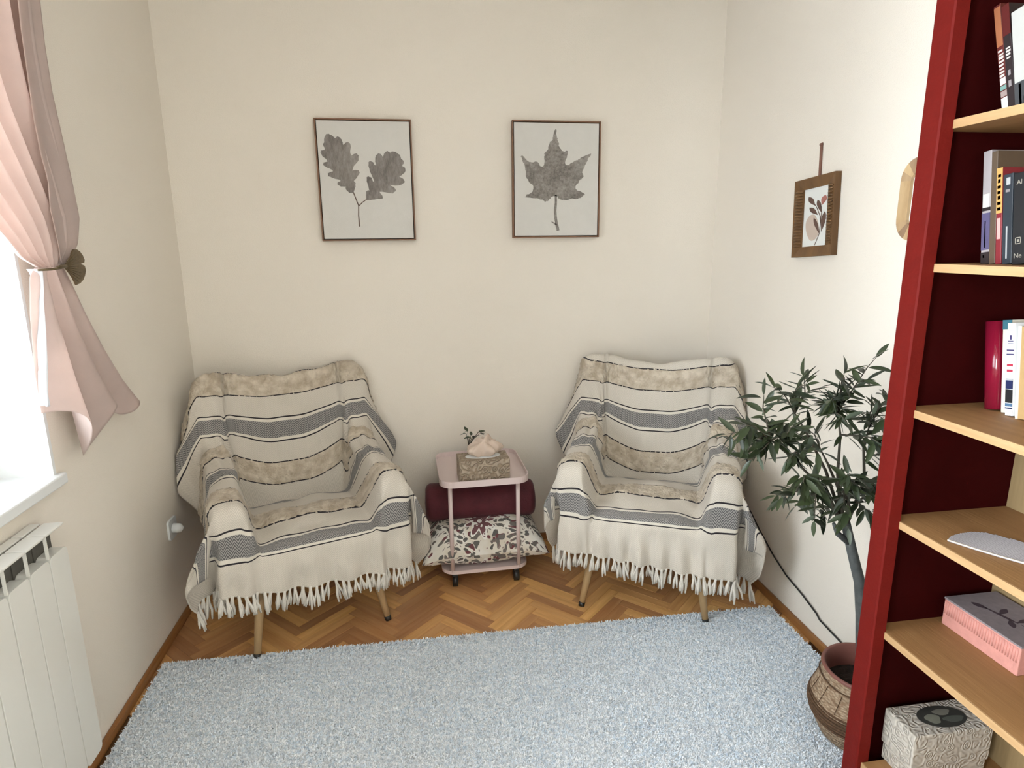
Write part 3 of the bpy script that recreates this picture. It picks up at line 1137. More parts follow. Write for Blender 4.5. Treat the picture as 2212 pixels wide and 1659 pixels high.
def border(u_, v_):
    a, b = HL(v_), Rt(v_)
    y = lerp(a[0], b[0] + .004, u_)
    z = lerp(a[1], b[1], u_)
    x = .030 * (1 - .6 * v_) + .008 * math.sin(u_ * 5 + 1 + 2 * v_) - .018 * (u_ ** 3)
    return (x, y - CO[1], z - CO[2])


sheet('border_fold', border, 24, 60, MAT['curtain'], cur)
LL = path([(1.735, 1.440), (1.714, 1.420), (1.700, 1.328), (1.695, 1.189), (1.705, 1.08)])
LR = path([(1.845, 1.440), (1.872, 1.400), (1.930, 1.306), (2.010, 1.19), (2.105, 1.07), (2.215, .958)])


def lower(u_, v_):
    a, b = LL(v_), LR(v_)
    y = lerp(a[0], b[0], u_)
    # hem hangs lowest a third of the way across
    z = lerp(a[1], b[1], u_) - v_ ** 3 * .115 * math.exp(-((u_ - .30) / .17) ** 2) + .02 * v_ ** 3 * math.sin(u_ * 14)
    amp = .012 + .034 * v_
    x = amp * math.sin(u_ * 2 * math.pi * 2.6 - .9) * (1 - .75 * u_) - .018 * u_ * v_
    return (x + .004, y - CO[1], z - CO[2])


sheet('tail', lower, 90, 60, MAT['curtain'], cur)
sl = path([(1.733, 1.437), (1.705, 1.36), (1.690, 1.25), (1.684, 1.10)])


def under(u_, v_):
    a = sl(v_)
    wdt = .012 + .065 * math.sin(math.pi * min(1, v_ * 1.35)) ** .7 * (1 - .5 * v_)
    return (.014 - .03 * u_ + .01 * math.sin(6 * u_ + 4 * v_), a[0] + u_ * wdt - .012 - CO[1], a[1] - CO[2])


tag(sheet('sheer_curtain', lambda u_, v_: tuple(np.array(under(u_, v_)) + CO), 20, 40, MAT['sheer'], None),
    'narrow white sheer hanging behind the pink curtain below its holdback', 'curtain')

hb = tag(empty('curtain_holdback', (-.9, 1.78, 1.44)), 'bronze ginkgo-leaf holdback gripping the pink curtain', 'holdback')
gk = [(1.779, 1.442), (1.800, 1.452), (1.817, 1.461), (1.828, 1.476), (1.839, 1.484), (1.856, 1.484), (1.873, 1.478), (1.886, 1.468), (1.893, 1.456), (1.889, 1.449), (1.864, 1.4455), (1.888, 1.440), (1.891, 1.428), (1.880, 1.414), (1.866, 1.403), (1.845, 1.395), (1.824, 1.392), (1.812, 1.412), (1.797, 1.427)]
lf = prism('ginkgo_leaf', [(y - 1.78, z - 1.44) for y, z in gk], lambda u_, v_, d: (.012 - d - .3 * u_ * u_, u_, v_), .004, MAT['bronze'], hb)
for k in range(11):
    a = math.radians(-48 + 96 * k / 10)
    L_ = .088 if abs(k - 5) > 0 else .07
    q0, q1 = (.018 * math.cos(a), .018 * math.sin(a)), (L_ * math.cos(a) * .98, L_ * .62 * math.sin(a))
    tube('vein', [(.0125 - .3 * q[0] ** 2, q[0], q[1]) for q in (q0, ((q0[0] + q1[0]) / 2, (q0[1] + q1[1]) / 2), q1)], [.0012, .001, .0006], MAT['bronze'], lf, 5)
tube('grip_bar', [(.014, .004, .0015), (.022, -.04, -.001), (.020, -.075, -.003), (.004, -.105, -.004)], [.003, .003, .003, .0025], MAT['bronze'], hb, 8)
tube('grip_bar', [(.014, .004, .004), (.018, -.03, .004), (.022, -.055, .001)], [.0025, .0025, .002], MAT['bronze'], hb, 8)
tube('wall_hook', [(.010, .02, .0), (-.03, .07, 0), (-.075, .10, 0), (-.10, .10, 0)], .004, MAT['bronze'], hb, 8)

# ================================================================== TROLLEY TABLE WITH CUSHIONS AND TISSUES
cart = tag(empty('trolley_table', (.25, 2.665, 0), math.radians(1.5)), 'pale pink metal trolley table on casters between the armchairs', 'trolley table')


def tray(name, z, w_, d_, r_, lip, dz, parent):
    out = stadium(w_, d_, r_, 8)
    inn = stadium(w_ - .008, d_ - .008, r_ - .004, 8)
    n = len(out)
    V = [(x, y, z) for x, y in out] + [(x, y, z + lip) for x, y in out] + [(x, y, z + lip) for x, y in inn] + [(x, y, z + dz) for x, y in inn]
    F = [tuple(range(n))[::-1]]
    for r in range(3):
        F += [(r * n + k, r * n + (k + 1) % n, (r + 1) * n + (k + 1) % n, (r + 1) * n + k) for k in range(n)]
    F.append(tuple(3 * n + k for k in range(n)))
    return mesh_obj(name, V, F, MAT['pinkmetal'], parent)


tray('tray', .490, .385, .40, .06, .028, .008, cart)
tray('shelf', .066, .385, .30, .06, .016, .008, cart)
for sx in (-1, 1):
    for yy in (-.138, .132):
        tube('post', [(sx * .148, yy, .072), (sx * .148, yy, .494)], .0095, MAT['pinkmetal'], cart, 16)
        cs = tube('caster', [(sx * .138 - .011, yy * .93, .026), (sx * .138 + .011, yy * .93, .026)], .026, MAT['black'], cart, 20)
        tube('caster_stem', [(sx * .138, yy * .93, .03), (sx * .138, yy * .93, .068)], .008, MAT['black'], cs, 10)
        box('caster_fork', (sx * .138 - .0135, yy * .93 - .010, .046), (sx * .138 + .0135, yy * .93 + .010, .060), MAT['black'], cs, bev=.005)

# floral pillow
mf, nt, b_, o_ = new_mat('floral_print')
g = N(nt)
uvc = g.node('ShaderNodeTexCoord').outputs['UV']
wn = g.node('ShaderNodeTexNoise')
wn.inputs['Scale'].default_value = 5
g.link(uvc, wn.inputs['Vector'])
vm = g.node('ShaderNodeVectorMath', operation='MULTIPLY_ADD')
g.link(wn.outputs[1], vm.inputs[0])
vm.inputs[1].default_value = (.22, .22, 0)
g.link(uvc, vm.inputs[2])


def vor(scale, rnd=1.0, stretch=(1, 1, 1), rot=0.0):
    mp = g.node('ShaderNodeMapping')
    mp.inputs['Scale'].default_value = stretch
    mp.inputs['Rotation'].default_value = (0, 0, rot)
    g.link(vm.outputs[0], mp.inputs[0])
    v_ = g.node('ShaderNodeTexVoronoi')
    v_.inputs['Scale'].default_value = scale
    v_.inputs['Randomness'].default_value = rnd
    g.link(mp.outputs[0], v_.inputs['Vector'])
    return v_.outputs['Distance'], v_.outputs['Color']


d1, c1 = vor(13, 1, (1, 1.6, 1), .7)
d2, c2 = vor(12, 1, (1.6, 1, 1), .5)
d3, c3 = vor(26, 1)
cr, crb = (.72, .66, .55), (.86, .84, .78)
base = g.mix(g.ramp(g.noise(uvc, 3), .4, .6), cr, crb)
sepc = g.node('ShaderNodeSeparateColor')
g.link(c1, sepc.inputs[0])
lc = g.mix(g.math('GREATER_THAN', sepc.outputs[0], .72), (.13, .125, .115), (.17, .06, .065))
cc = g.mix(g.math('LESS_THAN', d1, .40), base, lc)
cc = g.mix(g.math('LESS_THAN', d2, .34), cc, (.17, .15, .135))
cc = g.mix(g.math('MULTIPLY', g.math('LESS_THAN', d3, .24), .8), cc, (.24, .17, .155))
# one large burgundy flower
sv = g.node('ShaderNodeSeparateXYZ')
g.link(uvc, sv.inputs[0])
fx = g.math('SUBTRACT', sv.outputs[0], .56)
fy = g.math('SUBTRACT', sv.outputs[1], .42)
rad_ = g.math('SQRT', g.math('ADD', g.math('MULTIPLY', fx, fx), g.math('MULTIPLY', g.math('MULTIPLY', fy, fy), .6)))
ang_ = g.math('ARCTAN2', fy, fx)
pet = g.math('ADD', .105, g.math('MULTIPLY', g.math('COSINE', g.math('MULTIPLY', ang_, 9.0)), .035))
inpet = g.math('LESS_THAN', rad_, pet)
inpet2 = g.math('MULTIPLY', g.math('GREATER_THAN', g.noise(uvc, 17, 2), .43), g.math('GREATER_THAN', rad_, .022))
cc = g.mix(g.math('LESS_THAN', rad_, g.math('ADD', pet, .02)), cc, crb)
cc = g.mix(g.math('MULTIPLY', inpet, inpet2), cc, (.19, .085, .09))
g.link(cc, b_.inputs['Base Color'])
b_.inputs['Roughness'].default_value = .9
MAT['floral'] = mf

PCX, PCY = .252, 2.675
pil = tag(empty('pillow', (PCX, PCY, .078), math.radians(2)), 'cream floral pillow with burgundy flowers lying on the trolley shelf', 'pillow')
hw, hd = .285, .165
nu_, nv_ = 44, 30
for side, nm in ((1, 'top_cover'), (-1, 'bottom_cover')):
    V, F, UV = [], [], []
    for j in range(nv_ + 1):
        for i in range(nu_ + 1):
            a, b = 2 * i / nu_ - 1, 2 * j / nv_ - 1
            fl = (1 - a ** 4) * (1 - b ** 4)
            pin = 1 - .07 * (1 - a * a) * abs(b) ** 3 - .0 * 0
            pin2 = 1 - .05 * (1 - b * b) * abs(a) ** 3
            h_ = fl ** .55
            zz = .068 + (.135 * h_ if side > 0 else -.066 * h_) + .006 * math.sin(5 * a + 2 * b) * h_
            droop = -.018 * max(0, abs(a) - .72) / .28
            V.append((a * hw * pin2, b * hd * pin, max(.004, zz + droop * 1.0)))
    for j in range(nv_):
        for i in range(nu_):
            q = (j * (nu_ + 1) + i, j * (nu_ + 1) + i + 1, (j + 1) * (nu_ + 1) + i + 1, (j + 1) * (nu_ + 1) + i)
            F.append(q if side > 0 else q[::-1])
    Va = np.array(V).reshape(nv_ + 1, nu_ + 1, 3)
    dj = np.concatenate([np.zeros((1, nu_ + 1)), np.cumsum(np.linalg.norm(np.diff(Va, axis=0), axis=2), 0)])
    UV = np.stack([Va[..., 0] * 2.1 + .60, (dj - dj.mean(0)[None]) * 2.1 + .58], -1).reshape(-1, 2)
    o = mesh_obj(nm, V, F, MAT['floral'], pil, True)
    uvl = o.data.uv_layers.new(name='uv')
    for lp in o.data.loops:
        uvl.data[lp.index].uv = UV[lp.vertex_index]

# burgundy bolster lying on the pillow
bo = tag(empty('bolster', (.25, 2.70, .262), math.radians(-1)), 'burgundy velvet bolster lying on the floral pillow', 'bolster')
prof = []
Lb, rb = .250, .088
for k in range(9):
    a = math.pi / 2 * k / 8
    prof.append((-Lb + .030 * (1 - math.cos(a)), (rb - .030) + .030 * math.sin(a)))
prof2 = prof + [(-x, r) for x, r in prof[::-1]]
V, F = [], []
n = 30
for x, r in prof2:
    for k in range(n):
        a = 2 * math.pi * k / n
        sag = 1 - .06 * max(0, -math.sin(a))
        V.append((x, r * math.cos(a) * 1.02, r * math.sin(a) * sag + .068 + .0015 * math.sin(9 * x * 10 + 3 * a)))
for i in range(len(prof2) - 1):
    for k in range(n):
        F.append((i * n + k, i * n + (k + 1) % n, (i + 1) * n + (k + 1) % n, (i + 1) * n + k))
body = mesh_obj('body', V, F, MAT['burgundy'], bo, True)
for s in (-1, 1):
    x0 = s * (Lb - .030 + .0)
    V = [(s * (Lb + .004), .0, .068)]
    ring = [(prof2[0][0] if s < 0 else -prof2[0][0], (rb - .030) * math.cos(2 * math.pi * k / n) * 1.02, (rb - .030) * math.sin(2 * math.pi * k / n) + .068) for k in range(n)]
    mesh_obj('end_panel', V + ring, [(0, 1 + k, 1 + (k + 1) % n) for k in range(n)], MAT['burgundy'], bo, True)

# tissue box
mt_, nt, b_, o_ = new_mat('embossed_card')
g = N(nt)
c = g.coord('Object')
v_ = g.node('ShaderNodeTexVoronoi', feature='SMOOTH_F1')
v_.inputs['Scale'].default_value = 42
g.link(c, v_.inputs['Vector'])
wv = g.math('SINE', g.math('MULTIPLY', v_.outputs['Distance'], 26.0))
g.link(g.mix(g.ramp(wv, -.6, .9), (.30, .225, .155), (.42, .335, .25)), b_.inputs['Base Color'])
g.link(g.bump(wv, .002), b_.inputs['Normal'])
b_.inputs['Roughness'].default_value = .65
MAT['emboss'] = mt_
MAT['tissue'] = plain('tissue_paper', (.66, .52, .42), .95, .06, 30)
MAT['card'] = plain('white_card', (.86, .86, .85), .7)
tb = tag(empty('tissue_box', (.252, 2.545, .499), math.radians(2.5)), 'embossed beige tissue box standing on the pink trolley table', 'tissue box')
box('carton', (-.108, -.055, 0), (.108, .06, .098), MAT['emboss'], tb, bev=.003)
ring = [(.076 * math.cos(a), .002 + .034 * math.sin(a)) for a in np.linspace(0, 2 * math.pi, 33)[:-1]]
prism('opening', ring, lambda u_, v_, d: (u_, v_, .0984 + d), .0012, MAT['card'], tb)
# tissue: crumpled sheet rising from the slot


def puff(i, j):
    a, t = i * 2 * math.pi, j
    r = (.024 + .036 * math.sin(math.pi * min(1, t * 1.15)) ** .8 - .012 * t) * (1 + .18 * math.sin(5 * a + 3 * t) + .10 * math.sin(11 * a))
    return (r * math.cos(a) * 1.25 + .012 * t, r * math.sin(a) * .62 + .004, .0975 + .075 * t + .010 * math.sin(3 * a + 1) * t)


sheet('tissue', puff, 60, 16, MAT['tissue'], tb, .0008)
sheet('tissue', lambda i, j: (lerp(-.042, .05, i) + .01 * j, .004 + .016 * math.sin(7 * i + 2 * j), .098 + j * (.062 + .03 * math.sin(3.1 * i) + .008 * math.sin(13 * i))), 30, 12, MAT['tissue'], tb, .0008)

# ================================================================== OLIVE TREE
ml, nt, b_, o_ = new_mat('olive_leaf')
g = N(nt)
oi = g.node('ShaderNodeObjectInfo')
gm = g.node('ShaderNodeNewGeometry')
top = g.mix(gm.outputs['Random Per Island'], (.016, .024, .012), (.05, .07, .026))
g.link(g.mix(gm.outputs['Backfacing'], top, (.09, .11, .075)), b_.inputs['Base Color'])
b_.inputs['Roughness'].default_value = .42
MAT['leaf'] = ml
MAT['twig'] = plain('olive_twig', (.10, .085, .06), .8, .3, 60)
MAT['bark'] = plain('olive_bark', (.10, .105, .10), .8, .35, 40, .002, 80)
MAT['soil'] = plain('soil', (.03, .018, .012), 1, .5, 60, .006, 60)
MAT['potrim'] = plain('brown_pot', (.23, .085, .065), .55, .1, 20)


def leaf_mesh(seed):
    r = random.Random(seed)
    L_ = .056 * r.uniform(.85, 1.1)
    wd = .0074 * r.uniform(.85, 1.15)
    cv = r.uniform(-.16, .28)
    V, F = [], []
    ns = 7
    for k in range(ns + 1):
        t = k / ns
        ww = wd * (math.sin(math.pi * t ** .85) ** .75 if 0 < t < 1 else .04)
        z = -cv * L_ * t * t
        V += [(t * L_, -ww, z + ww * .35), (t * L_, 0, z), (t * L_, ww, z + ww * .35)]
    for k in range(ns):
        a = 3 * k
        F += [(a, a + 3, a + 4, a + 1), (a + 1, a + 4, a + 5, a + 2)]
    me = bpy.data.meshes.new('leaf')
    me.from_pydata(V, [], F)
    me.polygons.foreach_set('use_smooth', [True] * len(F))
    me.materials.append(MAT['leaf'])
    return me


LEAVES = [leaf_mesh(s) for s in range(8)]
TX, TY = 1.278, 1.455
tree = tag(empty('olive_tree', (TX, TY, .17)), 'small potted olive tree with narrow dark green leaves', 'tree')
TO = Vector((TX, TY, .17))
trunk_pts = [Vector(p) for p in ((1.278, 1.455, .14), (1.274, 1.475, .28), (1.268, 1.488, .40), (1.255, 1.495, .50), (1.222, 1.50, .60), (1.190, 1.50, .695))]
tube('trunk', [p - TO for p in trunk_pts], [.020, .0175, .0165, .0155, .014, .0125], MAT['bark'], tree, 12)
crown0 = trunk_pts[-1]
tube('branch', [p - TO for p in (Vector((1.215, 1.5, .625)), Vector((1.165, 1.495, .665)), Vector((1.145, 1.49, .70)))], [.010, .008, .005], MAT['bark'], tree, 8)
tips = [(.800, 1.49, .985), (.845, 1.53, .945), (.83, 1.45, 1.02), (.885, 1.50, .905), (.905, 1.50, 1.085), (.95, 1.42, 1.02), (.955, 1.55, 1.095),
        (1.005, 1.47, 1.115), (1.05, 1.55, 1.12), (1.10, 1.46, 1.125), (1.15, 1.52, 1.13), (1.225, 1.50, 1.175), (1.255, 1.44, 1.085), (1.28, 1.53, 1.03),
        (.955, 1.46, .80), (.99, 1.54, .775), (.975, 1.40, .87), (1.04, 1.43, .745), (1.06, 1.55, .73), (1.12, 1.40, .73), (1.14, 1.56, .695), (1.22, 1.42, .74),
        (1.28, 1.5, .80), (1.27, 1.42, .90), (1.02, 1.40, .95), (1.08, 1.36, .90), (1.15, 1.36, .98), (1.20, 1.37, .86), (1.10, 1.62, .95),
        (1.01, 1.60, .92), (1.18, 1.60, 1.04), (1.05, 1.36, 1.04), (1.14, 1.43, .84), (1.18, 1.47, 1.12), (1.09, 1.50, 1.05), (1.20, 1.40, 1.02), (1.06, 1.44, 1.08), (.98, 1.49, .98), (1.24, 1.48, .94), (1.07, 1.47, .82), (1.17, 1.50, .76), (.97, 1.44, .93)]
rl = random.Random(5)
mains = [(.93, 1.49, .96), (1.0, 1.45, .86), (1.02, 1.53, 1.02), (1.12, 1.49, 1.03), (1.10, 1.42, .84), (1.22, 1.49, .98), (1.13, 1.56, .90), (1.20, 1.44, .80)]
mcurves = []
for mp_ in mains:
    mp_ = Vector(mp_)
    c1_ = crown0.lerp(mp_, .4) + Vector((rl.uniform(-.02, .02), rl.uniform(-.02, .02), .02))
    pts = [crown0 + Vector((0, 0, -.02)), c1_, crown0.lerp(mp_, .75) + Vector((0, 0, .015)), mp_]
    tube('branch', [p - TO for p in pts], [.0052, .0042, .0032, .002], MAT['twig'], tree, 6)
    mcurves.append(path([tuple(p) for p in pts]))


def leaf_matrix(p, d, end):
    sd = Vector((rl.uniform(-1, 1), rl.uniform(-1, 1), rl.uniform(-1, .7)))
    sd = (sd - d * sd.dot(d)).normalized()
    x_ = d if end else (d * rl.uniform(.1, .9) + sd * rl.uniform(.6, 1.1) + Vector((0, 0, -.2))).normalized()
    y_ = Vector((rl.uniform(-.8, .8), rl.uniform(-.8, .8), 1)).cross(x_).normalized()
    m4 = Matrix((x_, y_, x_.cross(y_))).transposed().to_4x4() @ Matrix.Scale(rl.uniform(.75, 1.2), 4)
    m4.translation = p - TO
    return m4


FV, FF = [], []
nleaf = 0
for i, tp in enumerate(tips):
    tp = Vector(tp)
    best = min(((Vector(c_(t)) - tp).length + abs(t - .7) * .05, ci, t) for ci, c_ in enumerate(mcurves) for t in np.linspace(.25, 1, 9))
    st_ = Vector(mcurves[best[1]](best[2]))
    mid = st_.lerp(tp, .5) + Vector((rl.uniform(-.015, .015), rl.uniform(-.015, .015), rl.uniform(.0, .03)))
    pts = [st_, st_.lerp(mid, .5), mid, mid.lerp(tp, .5) + Vector((0, 0, .006)), tp]
    tube('branch', [p - TO for p in pts], [.0026, .0022, .0018, .0014, .0008], MAT['twig'], tree, 5)
    crv = path([tuple(p) for p in pts])
    for k in range(16):
        t = min(1, k / 15 + rl.uniform(-.03, .02)) if k < 15 else 1.0
        t = max(.02, t)
        p = Vector(crv(t)) + Vector((rl.uniform(-.006, .006), rl.uniform(-.006, .006), rl.uniform(-.006, .006))) * (1 if k < 15 else 0)
        d = (Vector(crv(min(1, t + .05))) - Vector(crv(max(0, t - .05)))).normalized()
        m4 = leaf_matrix(p, d, k == 15)
        if k in (0, 3, 5, 8, 10, 13, 15):
            o = bpy.data.objects.new('leaf', LEAVES[rl.randrange(8)])
            link(o, tree)
            o.matrix_local = m4
            nleaf += 1
        else:
            me = LEAVES[rl.randrange(8)]
            o0 = len(FV)
            FV += [tuple(m4 @ v.co) for v in me.vertices]
            FF += [tuple(o0 + vi for vi in pl.vertices) for pl in me.polygons]
fo = mesh_obj('foliage', FV, FF, MAT['leaf'], tree, True)
fo['kind'] = 'stuff'

# basket planter
mb, nt, b_, o_ = new_mat('seagrass')
g = N(nt)
uvc = g.coord('Object', (1, 1, 1))
v_ = g.node('ShaderNodeTexVoronoi')
v_.inputs['Scale'].default_value = 80
mp = g.node('ShaderNodeMapping')
mp.inputs['Scale'].default_value = (1, 1, 2.2)
g.link(uvc, mp.inputs[0])
g.link(mp.outputs[0], v_.inputs['Vector'])
n1 = g.noise(uvc, 40, 3)
f = g.math('ADD', g.math('MULTIPLY', g.ramp(v_.outputs['Distance'], .1, .75), .7), g.math('MULTIPLY', n1, .3))
g.link(g.mix(f, (.62, .47, .32), (.20, .11, .055)), b_.inputs['Base Color'])
g.link(g.bump(g.math('SUBTRACT', 1.0, v_.outputs['Distance']), .006), b_.inputs['Normal'])
b_.inputs['Roughness'].default_value = .85
MAT['seagrass'] = mb
MAT['cord'] = plain('dark_cord', (.13, .065, .03), .85, .4, 120, .002, 200)
bk = tag(empty('planter_basket', (TX, TY, .008)), 'bulging woven seagrass basket planter with dark bands beside the bookcase', 'planter')
pf_ = [(0, .003), (.095, .003), (.112, .012), (.128, .045), (.141, .085), (.1455, .112), (.142, .14), (.130, .168), (.121, .192), (.1185, .212), (.122, .226), (.116, .227), (.112, .205), (.116, .17)]
lathe('weave', pf_, MAT['seagrass'], bk, 56)
for rr, zz, th in ((.1465, .118, .0042), (.147, .108, .004), (.1462, .098, .0042), (.1445, .088, .0036), (.1442, .129, .0034), (.1425, .078, .0032), (.1235, .2, .002)):
    tube('band', [(rr * math.cos(a), rr * math.sin(a), zz + .002 * math.sin(5 * a)) for a in np.linspace(0, 2 * math.pi, 49)], th, MAT['cord'], bk, 6)
for k in range(16):
    a0 = 2 * math.pi * k / 16
    tube('rib_stitch', [((r + .002) * math.cos(a0 + .02 * j), (r + .002) * math.sin(a0 + .02 * j), z) for j, (r, z) in enumerate(((.143, .135), (.131, .165), (.122, .19)))], .0009, MAT['cord'], bk, 5)
ipot = lathe('inner_pot', [(0, .03), (.09, .03), (.106, .20), (.110, .216), (.119, .222), (.121, .232), (.117, .237), (.110, .233), (.104, .205), (.100, .16)], MAT['potrim'], bk, 48)
V = [(0, 0, .172)]
F = []
for i in range(1, 6):
    for k in range(24):
        a = 2 * math.pi * k / 24
        V.append((.102 * i / 5 * math.cos(a), .102 * i / 5 * math.sin(a), .168 + rl.uniform(-.005, .006)))
F += [(0, 1 + k, 1 + (k + 1) % 24) for k in range(24)]
for i in range(4):
    F += [(1 + i * 24 + k, 1 + (i + 1) * 24 + k, 1 + (i + 1) * 24 + (k + 1) % 24, 1 + i * 24 + (k + 1) % 24) for k in range(24)]
mesh_obj('soil', V, F, MAT['soil'], bk, True)

# green sprig behind the tissue box
sg = tag(empty('plant_sprig', (.200, 2.655, .498)), 'small green sprig standing behind the tissue box', 'plant')
lathe('vase', [(0, 0), (.014, 0), (.018, .02), (.016, .05), (.009, .07), (.008, .085), (.006, .085), (.005, .075)], MAT['white'], sg, 16)
for k in range(9):
    a = k * 2.4
    tp = Vector((.03 * math.cos(a) + .02, .012 * math.sin(a), .165 + .012 * math.sin(k * 1.7)))
    br = tube('stem', [(0, 0, .10), (tp.x * .4, tp.y * .4, .14), tuple(tp)], [.0016, .0014, .001], MAT['twig'], sg, 5)
    for j in range(2):
        o = bpy.data.objects.new('leaf', LEAVES[(k + j) % 8])
        link(o, br)
        o.location = tp
        o.rotation_euler = (rl.uniform(-.5, .5), rl.uniform(-.5, .4), a + rl.uniform(-.8, .8))
        o.scale = (.55, .9, .6)

# ================================================================== BOOKCASE
BX0, BX1 = 1.034, 1.39          # front and back planes
BY0, BY1 = .28, 1.22            # near and far side
bc = tag(empty('bookcase', ((BX0 + BX1) / 2, (BY0 + BY1) / 2, 0)), 'tall dark red bookcase with pine shelves against the right wall', 'bookcase')
BO = Vector(((BX0 + BX1) / 2, (BY0 + BY1) / 2, 0))


def bbox(name, a, b, mat, bev=.0015, parent=None):
    return box(name, tuple(Vector(a) - BO), tuple(Vector(b) - BO), mat, parent or bc, bev=bev, seg=1)


HT = 2.16
bbox('stile', (BX0, 1.17, 0), (1.069, BY1, HT), MAT['red'], .003)
bbox('stile', (BX0, BY0, 0), (1.069, BY0 + .05, HT), MAT['red'], .003)
bbox('side_panel', (1.069, 1.204, 0), (BX1, BY1, HT), MAT['redshade'])
bbox('side_panel', (1.069, BY0, 0), (BX1, BY0 + .016, HT), MAT['redshade'])
bbox('back_panel', (1.376, BY0 + .016, .02), (BX1, 1.204, HT), MAT['backwood'])
bbox('top_panel', (BX0 - .006, BY0 - .01, HT), (BX1, BY1 + .006, HT + .03), MAT['red'], .004)
bbox('top_rail', (BX0, BY0 + .05, HT - .06), (1.062, 1.17, HT), MAT['red'])
bbox('plinth', (BX0 + .006, BY0 + .05, 0), (1.060, 1.17, .180), MAT['red'])
SH = [1.716, 1.436, 1.122, .860, .577, .213]
for z in SH:
    bbox('shelf', (1.067 if z > .3 else 1.05, BY0 + .016 if z > .3 else BY0 + .05, z - .0165), (1.376, 1.204 if z > .3 else 1.17, z), MAT['shelfwood'], .001)
    bbox('lit_edge', (1.0635 if z > .3 else 1.047, BY0 + .05, z - .0168), (1.0669 if z > .3 else 1.0499, 1.1695, z + .0002), MAT['shelflit'], .0)  # paler strip painting the light on the shelf front


def bookmat(name, c, rough=.5, var=.06, vs_=30):
    k = 'book_' + name
    if k not in MAT:
        MAT[k] = plain(k, c, rough, var, vs_)
    return MAT[k]


MAT['pages'] = plain('book_pages', (.70, .63, .50), .9, .1, 200)


def book(X, Yf, z, t, h, d, lean, cover, label, marks=(), rounded=False, group=None, rough=.5):
    """spine faces the room (-x); Yf = far bottom edge; leans with its top towards the far side panel"""
    e = tag(empty('book', (X, Yf, z)), label, 'book', group)
    e.rotation_euler = (-lean, 0, 0)
    cm = bookmat(*cover, rough=rough)
    ct = .002
    sp_ = None
    if rounded:
        V = []
        n = 10
        for zz in (0, h):
            for k in range(n + 1):
                a = math.pi * k / n
                V.append((-.010 * math.sin(a) + .002, -t / 2 + t / 2 * math.cos(a), zz))
        F = [(k, k + 1, n + 2 + k, n + 1 + k) for k in range(n)] + [tuple(range(n + 1))[::-1], tuple(range(n + 1, 2 * n + 2))]
        sp_ = mesh_obj('spine', V, F, cm, e, True)
    else:
        sp_ = box('spine', (0, -t, 0), (ct, 0, h), cm, e, bev=.0006, seg=1)
    box('cover', (ct, -ct, 0), (d, 0, h), cm, e)
    box('cover', (ct, -t, 0), (d, -t + ct, h), cm, e)
    box('page_block', (ct, -t + ct, .003), (d - .004, -ct, h - .003), MAT['pages'], e)
    for (y0, y1, z0, z1, mname, mcol) in marks:        # printed fields on the spine, as fractions
        box('spine_print', (-.0004, -t * y1, h * z0), (.0006, -t * y0, h * z1), bookmat(mname, mcol), sp_ if sp_ else e)
    return e


def letter_rows(y0, y1, z0, z1, n, name, col, seed):
    """short strokes reading as tiny spine lettering"""
    r = random.Random(seed)
    out = []
    for k in range(n):
        a = z0 + (z1 - z0) * k / n
        out.append((y0 + r.uniform(0, .08), y1 - r.uniform(0, .12), a, a + (z1 - z0) / n * r.uniform(.45, .75), name, col))
    return out


R_ = math.radians
G1, G2, G3 = 'books on the top shelf', 'books on the second shelf', 'books on the third shelf'
# top shelf in view: leaning paperbacks
z = SH[0]
book(1.125, 1.1235, z, .014, .212, .15, R_(15), ('darkred', (.10, .014, .010)), 'thin paperback leaning leftmost on the top shelf, rust and white spine', [
    (.05, .95, .62, .98, 'rust', (.33, .115, .05))] + letter_rows(.1, .9, .34, .60, 8, 'offwhite', (.55, .50, .46), 1) + [
    (.1, .9, .27, .33, 'paper', (.72, .70, .66)), (.05, .95, .22, .26, 'teal', (.16, .28, .25)), (.05, .95, .16, .21, 'mauve', (.32, .24, .22)), (.05, .95, .02, .15, 'paper', (.72, .70, .66))], group=G1)
book(1.123, 1.109, z, .015, .205, .15, R_(14), ('soot', (.022, .014, .014)), 'black paperback with pale lettering between rust and grey books', [
    (.0, 1, .72, 1.0, 'blood', (.09, .010, .008))] + letter_rows(.2, .9, .50, .62, 4, 'offwhite', (.55, .50, .46), 2) + letter_rows(.3, .75, .24, .45, 2, 'greyprint', (.25, .22, .22), 3), group=G1)
cgrey = book(1.120, 1.091, z, .028, .185, .17, R_(13), ('stone', (.46, .45, .42)), 'grey book with dark lower cover at the frame edge, top shelf', [
    (.0, 1, .0, .28, 'soot2', (.05, .052, .055)), (.3, .45, .04, .26, 'greyprint', (.25, .22, .22)), (.6, .75, .02, .12, 'navy', (.03, .035, .07))], group=G1)
